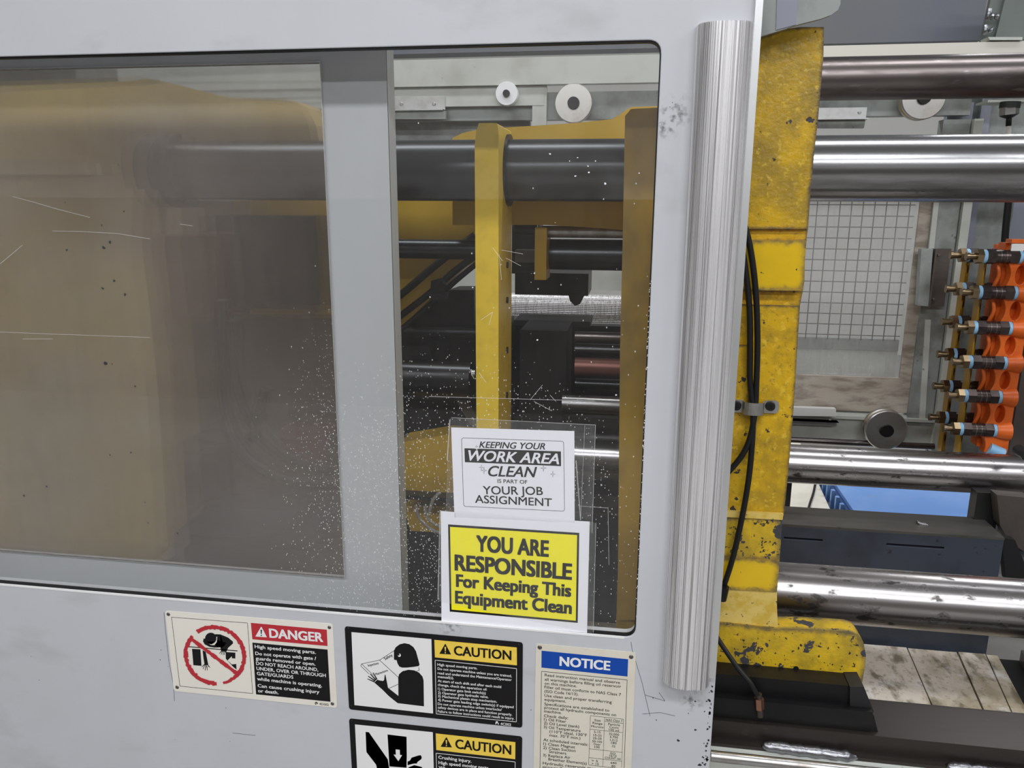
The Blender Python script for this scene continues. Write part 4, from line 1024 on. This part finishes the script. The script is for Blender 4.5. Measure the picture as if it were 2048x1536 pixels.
def rivet(px, py, Y, parent, mt, rpx=3.6):
    c, rr = disc_ring(px, py, rpx, Y)
    bm = bmesh.new(); n = 14
    prof = [(rr, 0), (rr*.9, -.0008), (rr*.6, -.0015), (rr*.25, -.0018)]
    rings = [[bm.verts.new((c.x+math.cos(2*PI*k/n)*q, Y+d, c.z+math.sin(2*PI*k/n)*q)) for k in range(n)] for q, d in prof]
    for A, B in zip(rings, rings[1:]):
        for k in range(n): bm.faces.new((A[k], A[(k+1) % n], B[(k+1) % n], B[k]))
    bm.faces.new(rings[-1]); bm.faces.new(rings[0][::-1])
    obj('rivet', bm, mt, parent, auto=True)
m_rivet = mat('dark_rivet', (.16, .14, .13), .35, .8)
SY = -.0012            # sign plate front
def lerp2(a, b, t): return (a[0]+(b[0]-a[0])*t, a[1]+(b[1]-a[1])*t)
def hazard(Zf, c, s, Y, mt_tri, mt_mark, parent, sk=.13):
    """triangle with exclamation mark; c = centre bottom, s = height, in zoom pixels"""
    x, y = c
    tri = [(x-s*.58, y-s*.58*sk), (x+s*.58, y+s*.58*sk), (x+s*.04, y-s), (x-s*.02, y-s)]
    ink('hazard_triangle', [[Zf(*p) for p in tri]], Y-.0002, mt_tri, parent)
    ex = [(x-s*.07, y-s*.72), (x+s*.09, y-s*.70), (x+s*.05, y-s*.28), (x-s*.02, y-s*.28)]
    dot = [(x+s*.015+math.cos(a)*s*.065, y-s*.14+math.sin(a)*s*.065) for a in [2*PI*k/10 for k in range(10)]]
    ink('exclamation_mark', [[Zf(*p) for p in ex], [Zf(*p) for p in dot]], Y-.0004, mt_mark, parent)
def ell(cx, cy, rx, ry, n=28, sk=0): return [(cx+math.cos(2*PI*k/n)*rx, cy+math.sin(2*PI*k/n)*ry+math.cos(2*PI*k/n)*rx*sk) for k in range(n)]

# ------------------------------------------------------------------ DANGER sign
t = thing('danger_sign', P(500, 1400, 0), 'cream danger sign with a red crossed circle and red header', 'sign')
plate('sign_plate', [ZA(153, 110), ZA(1870, 245), ZA(1917, 1107), ZA(245, 932)], SY, .0012, m_plate, t, .007)
Y1 = SY-.0002
ink('panel_outline', frame_polys([ZA(220, 176), ZA(998, 236), ZA(1052, 958), ZA(306, 882)], 0.8), Y1, m_ink, t)
ink('header', [[ZA(1032, 234), ZA(1810, 304), ZA(1818, 472), ZA(1048, 402)]], Y1, m_red, t)
ink('text_panel', [[ZA(1048, 436), ZA(1818, 508), ZA(1848, 1042), ZA(1086, 966)]], Y1, m_signblk, t)
hazard(ZA, (1138, 378), 102, Y1, m_platewh, m_signblk, t, .07)
text('header_text', [('DANGER', ZA(1228, 383), ZA(1770, 428), 88/5.12)], Y1-.0002, m_platewh, t, .038)
D = [('High speed moving parts.', (1074, 492), (1698, 552)), ('Do not operate with gate /', (1080, 562), (1702, 616)), ('guards removed or open.', (1084, 612), (1694, 672)),
     ('DO NOT REACH AROUND,', (1088, 664), (1722, 730)), ('UNDER, OVER OR THROUGH', (1092, 716), (1800, 790)), ('GATE/GUARDS', (1096, 768), (1468, 806)),
     ('while machine is operating.', (1098, 822), (1760, 892)), ('Can cause crushing injury', (1104, 892), (1734, 958)), ('or death.', (1108, 944), (1316, 964))]
text('warning_text', [(s, ZA(*a), ZA(*b), 33/5.12) for s, a, b in D], Y1-.0002, m_platewh, t, .022, 0, 2)
text('code_text', [('4D002', ZA(1735, 1074), ZA(1830, 1084), 22/5.12)], Y1, m_ink, t, .01, 0, 2)
ink('code_mark', [[ZA(*p) for p in q] for q in ([(1680, 1062), (1694, 1044), (1712, 1046), (1720, 1066), (1712, 1066), (1704, 1054), (1692, 1054)], [(1690, 1060), (1704, 1058), (1702, 1070), (1690, 1070)])], Y1, m_ink, t)
# pictogram
ink('worktop_line', [[ZA(*p) for p in line_poly((392, 478), (896, 522), 9)]], Y1, m_signblk, t)
for q in ([(430, 500), (516, 505), (527, 675), (444, 668)], [(774, 532), (874, 540), (874, 600), (838, 596), (838, 570), (800, 600), (792, 620), (776, 600)], [(782, 606), (838, 660), (882, 655), (886, 712), (846, 680)]): ink('machine_block', [[ZA(*p) for p in q]], Y1, m_signblk, t)
ink('figure_body', [[ZA(*p) for p in q] for q in ([(548, 395), (543, 425), (560, 455), (610, 480), (660, 488), (720, 485), (760, 455), (700, 410)],
    [(668, 350), (720, 352), (800, 385), (848, 425), (850, 445), (800, 490), (775, 545), (765, 528), (730, 528), (722, 500), (780, 440), (735, 425), (760, 470), (700, 486), (655, 455), (690, 400)],
    [(538, 515), (570, 530), (578, 590), (598, 668), (560, 668), (548, 600)],
    [(598, 665), (618, 695), (612, 692), (592, 678)], [(585, 670), (590, 722), (585, 722), (576, 672)], [(574, 670), (568, 722), (562, 720), (566, 670)], [(562, 668), (546, 708), (540, 705), (558, 664)], [(560, 664), (530, 690), (528, 685), (556, 655)],
    [(735, 525), (712, 552), (708, 548), (730, 518)], [(742, 526), (732, 560), (727, 558), (736, 524)], [(752, 526), (750, 565), (745, 565), (746, 526)], [(762, 526), (764, 562), (758, 562), (756, 526)])], Y1, m_signblk, t)
hd = [(622+58*math.cos(a), 393+58*math.sin(a)) for a in [2*PI*k/26 for k in range(26)]]
ink('figure_hood', [[ZA(*p) for p in [(560, 370), (575, 350), (625, 400), (688, 375), (684, 430), (660, 462), (628, 462), (590, 440), (566, 405)]]], Y1-.0002, m_plate, t)
ink('figure_head', [[ZA(*p) for p in hd], [ZA(*p) for p in [(580, 425), (660, 425), (632, 455), (610, 450)]]], Y1-.0004, m_signblk, t)
rr_ = random.Random(3)
segs = []; slash = []
N = 84
for k in range(N):
    a0, a1 = 2*PI*k/N, 2*PI*(k+1)/N
    deg = math.degrees(a0)
    if 72 < deg < 84 or 216 < deg < 229: continue
    jo, ji = rr_.uniform(-5, 5), rr_.uniform(-6, 6)
    def E_(a, m): return (665+math.cos(a)*(300+m)+math.sin(a)*-6, 567+math.sin(a)*(288+m)+math.cos(a)*22)
    w0 = 20 if not 40 < deg < 72 else 15
    segs.append([ZA(*p) for p in (E_(a0, w0+jo), E_(a1, w0+jo), E_(a1, -w0+ji), E_(a0, -w0+ji))])
N = 22
for k in range(N):
    u0, u1 = k/N, (k+1)/N
    A, B = (405, 385), (905, 765)
    p, q = lerp2(A, B, u0), lerp2(A, B, u1); w0 = 21+rr_.uniform(-5, 5)
    slash.append([ZA(*v) for v in line_poly(p, q, w0*2*.86)])
ink('prohibition_ring', segs, Y1-.0006, m_red, t); ink('prohibition_slash', slash, Y1-.0009, m_red, t)
for x, y in ((188, 146), (1837, 281), (278, 893), (1868, 1062)): rivet(*ZA(x, y), SY, t, m_rivet)

# ------------------------------------------------------------------ CAUTION signs
def caution(dy_fn, name_label, body, second):
    Z = dy_fn
    t = thing('caution_sign', P(870, 1440 if not second else 1530, 0), name_label, 'sign')
    return t
t = thing('caution_sign', P(870, 1440, 0), 'black framed caution sign showing a figure reading a manual', 'sign')
plate('sign_plate', [ZB(47, 86), ZB(1872, 252), ZB(1866, 1125), ZB(93, 935)], SY, .0012, m_signblk, t, .007)
ink('picture_panel', [[ZB(117, 145), ZB(936, 216), ZB(953, 978), ZB(148, 892)]], Y1, m_platewh, t)
ink('header', [[ZB(966, 224), ZB(1810, 302), ZB(1812, 485), ZB(972, 403)]], Y1, m_amber, t)
hazard(ZB, (1077, 370), 104, Y1, m_signblk, m_amber, t, .06)
text('header_text', [('CAUTION', ZB(1170, 378), ZB(1752, 430), 92/5.12)], Y1-.0002, m_signblk, t, .03)
ink('text_outline', frame_polys([ZB(974, 432), ZB(1808, 518), ZB(1806, 1064), ZB(986, 982)], 1.0), Y1, m_platewh, t)
T = [('High speed moving parts.', (998, 488), (1406, 526)), ('Do not operate machine unless you are trained,', (1000, 530), (1758, 606)), ('read and understand the Maintenance/Operator', (1000, 574), (1758, 646)),
     ('manual(s).', (1002, 612), (1166, 626)), ('At start of each shift and after each mold', (1002, 654), (1650, 718)), ('change, check the operation of:', (1002, 694), (1504, 744)),
     ('1) Operator gate limit switch(s)', (1004, 736), (1492, 782)), ('2) Operator gate hydraulic valve.', (1004, 776), (1520, 822)), ('3) Mechanical platen stop mechanism.', (1004, 812), (1608, 868)),
     ('4) Power gate leading edge switch(s) if equipped', (1004, 850), (1778, 924)), ('Do not operate machine unless interlocks/', (1002, 890), (1656, 952)), ('safety devices are in place and function properly.', (1002, 926), (1762, 1002)), ('Failure to follow instructions could result in injury.', (1002, 966), (1784, 1042))]
text('warning_text', [(s, ZB(*a), ZB(*b), 25/5.12) for s, a, b in T], Y1-.0002, m_platewh, t, .018, 0, 2)
text('code_text', [('4C002', ZB(1644, 1096), ZB(1752, 1106), 26/5.12)], Y1, m_platewh, t, .015, 0, 2)
ink('code_mark', [[ZB(*p) for p in q] for q in ([(1590, 1086), (1596, 1060), (1612, 1056), (1628, 1090), (1618, 1090), (1608, 1068), (1600, 1086)],)], Y1, m_platewh, t)
ink('manual_outline', [[ZB(*q) for q in line_poly(a, b, 5)] for a, b in (((222, 470), (405, 432)), ((405, 432), (560, 330)), ((405, 432), (600, 610)), ((222, 470), (345, 590)), ((212, 490), (300, 575)), ((222, 470), (212, 490)), ((500, 722), (596, 678)), ((805, 505), (812, 535)), ((812, 535), (780, 548)))], Y1, m_ink, t)
text('manual_text', [('Inspections', ZB(290, 498), ZB(398, 472), 24/5.12), ('Maintenance', ZB(368, 588), ZB(492, 544), 22/5.12), ('Safety', ZB(462, 432), ZB(542, 388), 26/5.12)], Y1, m_ink, t, .03, 0, 2)
ink('figure_head', [[ZB(*p) for p in [(552, 335), (570, 300), (610, 270), (660, 258), (710, 268), (752, 298), (778, 340), (800, 420), (815, 478), (806, 492), (760, 500), (690, 508), (635, 508), (608, 498), (588, 465), (580, 432), (555, 428), (552, 415)]]], Y1-.0001, m_signblk, t)
ink('figure_body', [[ZB(*p) for p in [(596, 610), (605, 575), (640, 545), (700, 530), (760, 536), (810, 560), (845, 600), (856, 640), (860, 905), (590, 872), (500, 800), (430, 730), (350, 660), (362, 650), (382, 632), (408, 640), (440, 645), (452, 635), (458, 582), (466, 582), (478, 650), (492, 715), (598, 798)]],
    [ZB(*p) for p in [(350, 660), (278, 626), (282, 620), (356, 648)]], [ZB(*p) for p in [(356, 650), (284, 598), (290, 592), (366, 640)]], [ZB(*p) for p in [(362, 640), (306, 574), (314, 570), (374, 632)]], [ZB(*p) for p in [(372, 634), (334, 560), (342, 558), (384, 626)]]], Y1-.0001, m_signblk, t)
ink('figure_eye', [[ZB(*p) for p in ell(608, 382, 15, 17, 14)]], Y1-.0003, m_platewh, t)
ink('figure_pupil', [[ZB(*p) for p in ell(602, 376, 8, 9, 10)]], Y1-.0005, m_signblk, t)
for x, y in ((82, 110), (1828, 280), (116, 906), (1826, 1090)): rivet(*ZB(x, y), SY, t, m_signblk)

t = thing('caution_sign', P(870, 1530, 0), 'black framed caution sign showing a hand crushed under a block with an arrow', 'sign')
plate('sign_plate', [ZB(92, 1030), ZB(1866, 1216), ZB(1850, 2080), ZB(140, 1880)], SY, .0012, m_signblk, t, .007)
ink('picture_panel', [[ZB(153, 1090), ZB(950, 1170), ZB(970, 1930), ZB(190, 1840)]], Y1, m_platewh, t)
ink('header', [[ZB(980, 1182), ZB(1796, 1272), ZB(1794, 1446), ZB(986, 1352)]], Y1, m_amber, t)
hazard(ZB, (1088, 1322), 100, Y1, m_signblk, m_amber, t, .06)
text('header_text', [('CAUTION', ZB(1184, 1334), ZB(1750, 1398), 92/5.12)], Y1-.0002, m_signblk, t, .03)
ink('text_outline', frame_polys([ZB(984, 1384), ZB(1794, 1474), ZB(1788, 2020), ZB(1000, 1930)], 1.0), Y1, m_platewh, t)
text('warning_text', [('Crushing injury.', ZB(1008, 1440), ZB(1344, 1482), 32/5.12), ('High speed moving parts.', ZB(1010, 1496), ZB(1530, 1552), 32/5.12), ('When mold is closing', ZB(1012, 1548), ZB(1440, 1596), 32/5.12)], Y1-.0002, m_platewh, t, .022, 0, 2)
ink('pictogram', [[ZB(*p) for p in q] for q in ([(262, 1166), (296, 1170), (490, 1448), (500, 1536), (520, 1640), (400, 1640), (390, 1530), (270, 1372)],
    [(486, 1192), (682, 1216), (684, 1420), (682, 1534), (506, 1520)],
    [(692, 1470), (730, 1452), (732, 1430), (800, 1408), (826, 1404), (838, 1424), (834, 1444), (790, 1478), (790, 1490), (750, 1492), (692, 1508)],
    [(700, 1530), (760, 1506), (840, 1526), (860, 1620), (700, 1620)])], Y1, m_signblk, t)
ink('arrow', [[ZB(*p) for p in [(570, 1346), (612, 1350), (614, 1402), (636, 1404), (598, 1466), (548, 1398), (572, 1400)]]], Y1-.0002, m_platewh, t)
for x, y in ((120, 1060), (1820, 1244)): rivet(*ZB(x, y), SY, t, m_signblk)

# ------------------------------------------------------------------ NOTICE sign
t = thing('notice_sign', P(1165, 1530, 0), 'tall beige notice plate with a blue header and small black text', 'sign')
plate('sign_plate', [ZC(178, 152), ZC(1290, 252), ZC(1215, 2150), ZC(140, 2000)], SY, .0012, m_notice, t, .006)
ink('header', [[ZC(240, 230), ZC(1204, 326), ZC(1196, 518), ZC(238, 418)]], Y1, m_blue, t)
text('header_text', [('NOTICE', ZC(444, 395), ZC(998, 448), 98/5.564)], Y1-.0002, m_platewh, t, .038)
ink('text_outline', frame_polys([ZC(240, 460), ZC(1192, 556), ZC(1140, 2100), ZC(215, 1990)], .9), Y1, m_ink, t)
T = [('Read instruction manual and observe', (275, 514), (1112, 600)), ('all warnings before filling oil reservoir', (275, 562), (1126, 644)), ('on this machine.', (273, 606), (632, 638)),
     ('Filler oil must conform to NAS Class 7', (272, 648), (1124, 734)), ('(ISO Code 16/13).', (272, 696), (650, 730)), ('Use clean and proper transferring', (272, 742), (1020, 818)), ('equipment.', (272, 786), (512, 808)),
     ('Specifications are established to', (270, 836), (994, 910)), ('protect all hydraulic components on', (270, 876), (1070, 960)), ('machine.', (268, 916), (464, 936)),
     ('Check daily:', (266, 968), (534, 994)), ('1) Oil Filter', (266, 1008), (512, 1034)), ('2) Oil Level (tank)', (266, 1050), (658, 1090)), ('3) Oil Temperature', (264, 1092), (674, 1136)),
     ('(110°F ideal, 130°F', (328, 1142), (744, 1186)), ('max. 70°F min.)', (328, 1184), (672, 1218)), ('At scheduled intervals:', (260, 1234), (756, 1290)), ('1) Clean Magnet', (260, 1278), (612, 1318)),
     ('2) Clean Suction', (258, 1322), (618, 1358)), ('Strainers', (322, 1366), (514, 1388)), ('3) Replace Air', (256, 1406), (562, 1434)), ('Breather Element(s)', (316, 1450), (742, 1500)),
     ('Hydraulic reservoir must have', (254, 1494), (1000, 1574)), ('proper fluid level at all times.', (254, 1536), (980, 1610))]
text('notice_text', [(s, ZC(*a), ZC(*b), 30/5.564) for s, a, b in T], Y1, m_ink, t, .006, 0, 2)
S = [('Size', (828, 1014), (898, 1020)), ('Range', (808, 1044), (916, 1056)), ('Microns', (792, 1082), (928, 1094)), ('NAS Class 7', (956, 1010), (1140, 1026)), ('Particle', (982, 1058), (1112, 1070)), ('Count', (994, 1090), (1098, 1100)), ('100 ml', (990, 1120), (1100, 1132)),
     ('5-15', (824, 1144), (896, 1150)), ('15-25', (818, 1180), (908, 1188)), ('25-50', (812, 1214), (908, 1222)), ('50-100', (804, 1248), (912, 1258)), ('Over', (818, 1280), (896, 1288)), ('100', (828, 1312), (886, 1318)),
     ('32,000', (990, 1166), (1102, 1178)), ('5,700', (1000, 1200), (1090, 1208)), ('1,012', (1002, 1234), (1086, 1242)), ('180', (1014, 1266), (1074, 1272)), ('32', (1022, 1302), (1060, 1306)),
     ('ISO', (1004, 1382), (1062, 1390)), ('16/13', (994, 1408), (1072, 1416)), ('COUNT /ml', (944, 1432), (1118, 1448)), ('> 5', (796, 1464), (866, 1472)), ('> 15', (796, 1498), (876, 1506)), ('640', (1008, 1488), (1074, 1494)), ('80', (1018, 1524), (1060, 1530))]
text('table_text', [(s, ZC(*a), ZC(*b), 24/5.564) for s, a, b in S], Y1, m_ink, t, .004, 0, 2)
L = [((784, 954), (1152, 992)), ((784, 954), (764, 1502)), ((1152, 992), (1130, 1530)), ((942, 970), (922, 1520)), ((944, 1016), (1150, 1040)), ((778, 1104), (1144, 1142)), ((772, 1322), (1136, 1362)), ((768, 1420), (1134, 1462)), ((764, 1502), (1130, 1545))]
ink('table_lines', [line_poly(ZC(*a), ZC(*b), .6) for a, b in L], Y1, m_ink, t)
for x, y in ((220, 194), (1237, 300)): rivet(*ZC(x, y), SY, t, m_rivet, 4.6)

# ------------------------------------------------------------------ laminated notices on the pane
NY = .0060
t = thing('plastic_sleeve', P(1040, 1050, NY), 'clear plastic sleeve holding the white work area notice', 'sleeve')
plate('sleeve_film', [ZD(125, 48), ZD(1082, 98), ZD(1060, 805), ZD(100, 700)], NY-.0020, .0005, gl_pouch, t, .008, 0)
for q_ in [line_poly(ZD(140, 50), ZD(1082, 98), 1.0), line_poly(ZD(1082, 98), ZD(1060, 805), 1.0), line_poly(ZD(1012, 100), ZD(985, 720), .8), line_poly(ZD(130, 62), ZD(112, 330), 2.2), line_poly(ZD(955, 330), ZD(985, 720), 2.0), line_poly(ZD(945, 285), ZD(1078, 290), .8)]: ink('sleeve_edge', [q_], NY-.0023, gl_edge, t)
t = thing('paper_notice', P(1030, 1040, NY), 'white paper notice about keeping your work area clean, above the yellow notice', 'notice')
bm = bmesh.new(); prism_bm(bm, W2([ZD(138, 114), ZD(944, 138), ZD(946, 738), ZD(160, 704)], NY), NY, NY+.0004); obj('paper_sheet', bm, m_paper, t)
N1 = NY-.0002
fr = rounded([ZD(206, 182), ZD(874, 205), ZD(880, 662), ZD(220, 630)], 5, 4)
ink('border_line', frame_polys(fr, .8), N1, m_ink, t)
ink('text_band', [[ZD(225, 250), ZD(856, 271), ZD(857, 367), ZD(228, 341)]], N1, m_ink, t)
text('notice_text', [('KEEPING YOUR', ZD(322, 246), ZD(752, 258), 40/3.27), ('CLEAN', ZD(382, 432), ZD(700, 440), 66/3.27)], N1, m_ink, t, .018, .28, 4)
text('band_text', [('WORK AREA', ZD(254, 330), ZD(842, 354), 66/3.27)], N1-.0002, m_paper, t, .022, .28, 4)
text('small_text', [('IS PART OF', ZD(442, 476), ZD(636, 483), 24/3.27)], N1, m_ink, t, .012, 0, 3)
text('assignment_text', [('YOUR JOB', ZD(348, 550), ZD(738, 556), 52/3.27), ('ASSIGNMENT', ZD(296, 606), ZD(796, 630), 50/3.27)], N1, m_ink, t, .012, 0, 4)
def star(x, y, r, q=.2): return [ZD(x+(r if k % 2 == 0 else r*q)*math.sin(2*PI*k/8), y-(r*1.15 if k % 2 == 0 else r*q)*math.cos(2*PI*k/8)) for k in range(8)]
ink('sparkle', [star(x, y, r) for x, y, r in ((336, 376, 18), (353, 396, 22), (742, 380, 22), (803, 419, 20), (305, 240, 12))], N1-.0001, m_ink, t)
ink('sparkle_centre', [star(x, y, r*.62) for x, y, r in ((336, 376, 18), (353, 396, 22), (742, 380, 22), (803, 419, 20))]+[star(306, 252, 17, .25)], N1-.0003, m_paper, t)

t = thing('plastic_sleeve', P(1040, 1240, .0035), 'clear plastic sleeve holding the yellow responsibility notice', 'sleeve')
N2 = .0030
plate('sleeve_film', [ZD(68, 650), ZD(1085, 735), ZD(1070, 1462), ZD(50, 1250)], N2-.0022, .0005, gl_pouch, t, .008, 0)
for q_ in [line_poly(ZD(1085, 738), ZD(1068, 1455), 1.0), line_poly(ZD(66, 655), ZD(52, 1240), 1.6)]: ink('sleeve_edge', [q_], N2-.0025, gl_edge, t)
t = thing('yellow_notice', P(1030, 1250, .003), 'yellow bordered notice telling you to keep this equipment clean', 'notice')
bm = bmesh.new(); prism_bm(bm, W2([ZD(70, 660), ZD(160, 668), ZD(160, 702), ZD(945, 738), ZD(946, 724), ZD(1044, 730), ZD(1040, 900), ZD(1027, 1457), ZD(75, 1380)], N2), N2, N2+.0004)
obj('paper_sheet', bm, m_paper, t)
ink('black_border', [[ZD(118, 748), ZD(976, 804), ZD(966, 1392), ZD(129, 1318)]], N2-.0002, m_ink, t)
ink('yellow_field', [[ZD(131, 764), ZD(962, 818), ZD(953, 1378), ZD(141, 1305)]], N2-.0004, m_signyel, t)
text('notice_text', [('YOU ARE', ZD(306, 922), ZD(772, 958), 100/3.27), ('RESPONSIBLE', ZD(166, 1046), ZD(922, 1108), 98/3.27), ('For Keeping This', ZD(174, 1154), ZD(918, 1220), 78/3.27), ('Equipment Clean', ZD(168, 1262), ZD(922, 1332), 78/3.27)], N2-.0006, m_ink, t, .045, 0, 4)
# strips of clear tape
t = thing('clear_tape', P(1000, 805, .008), 'thin clear tape line across the pane above the sleeves', 'tape')
ink('tape_strip', [line_poly((858, 793), (1190, 802), 1.0), line_poly((1160, 1012), (1216, 1016), .8), line_poly((1216, 1014), (1218, 1130), .8)], .0085, gl_edge, t)
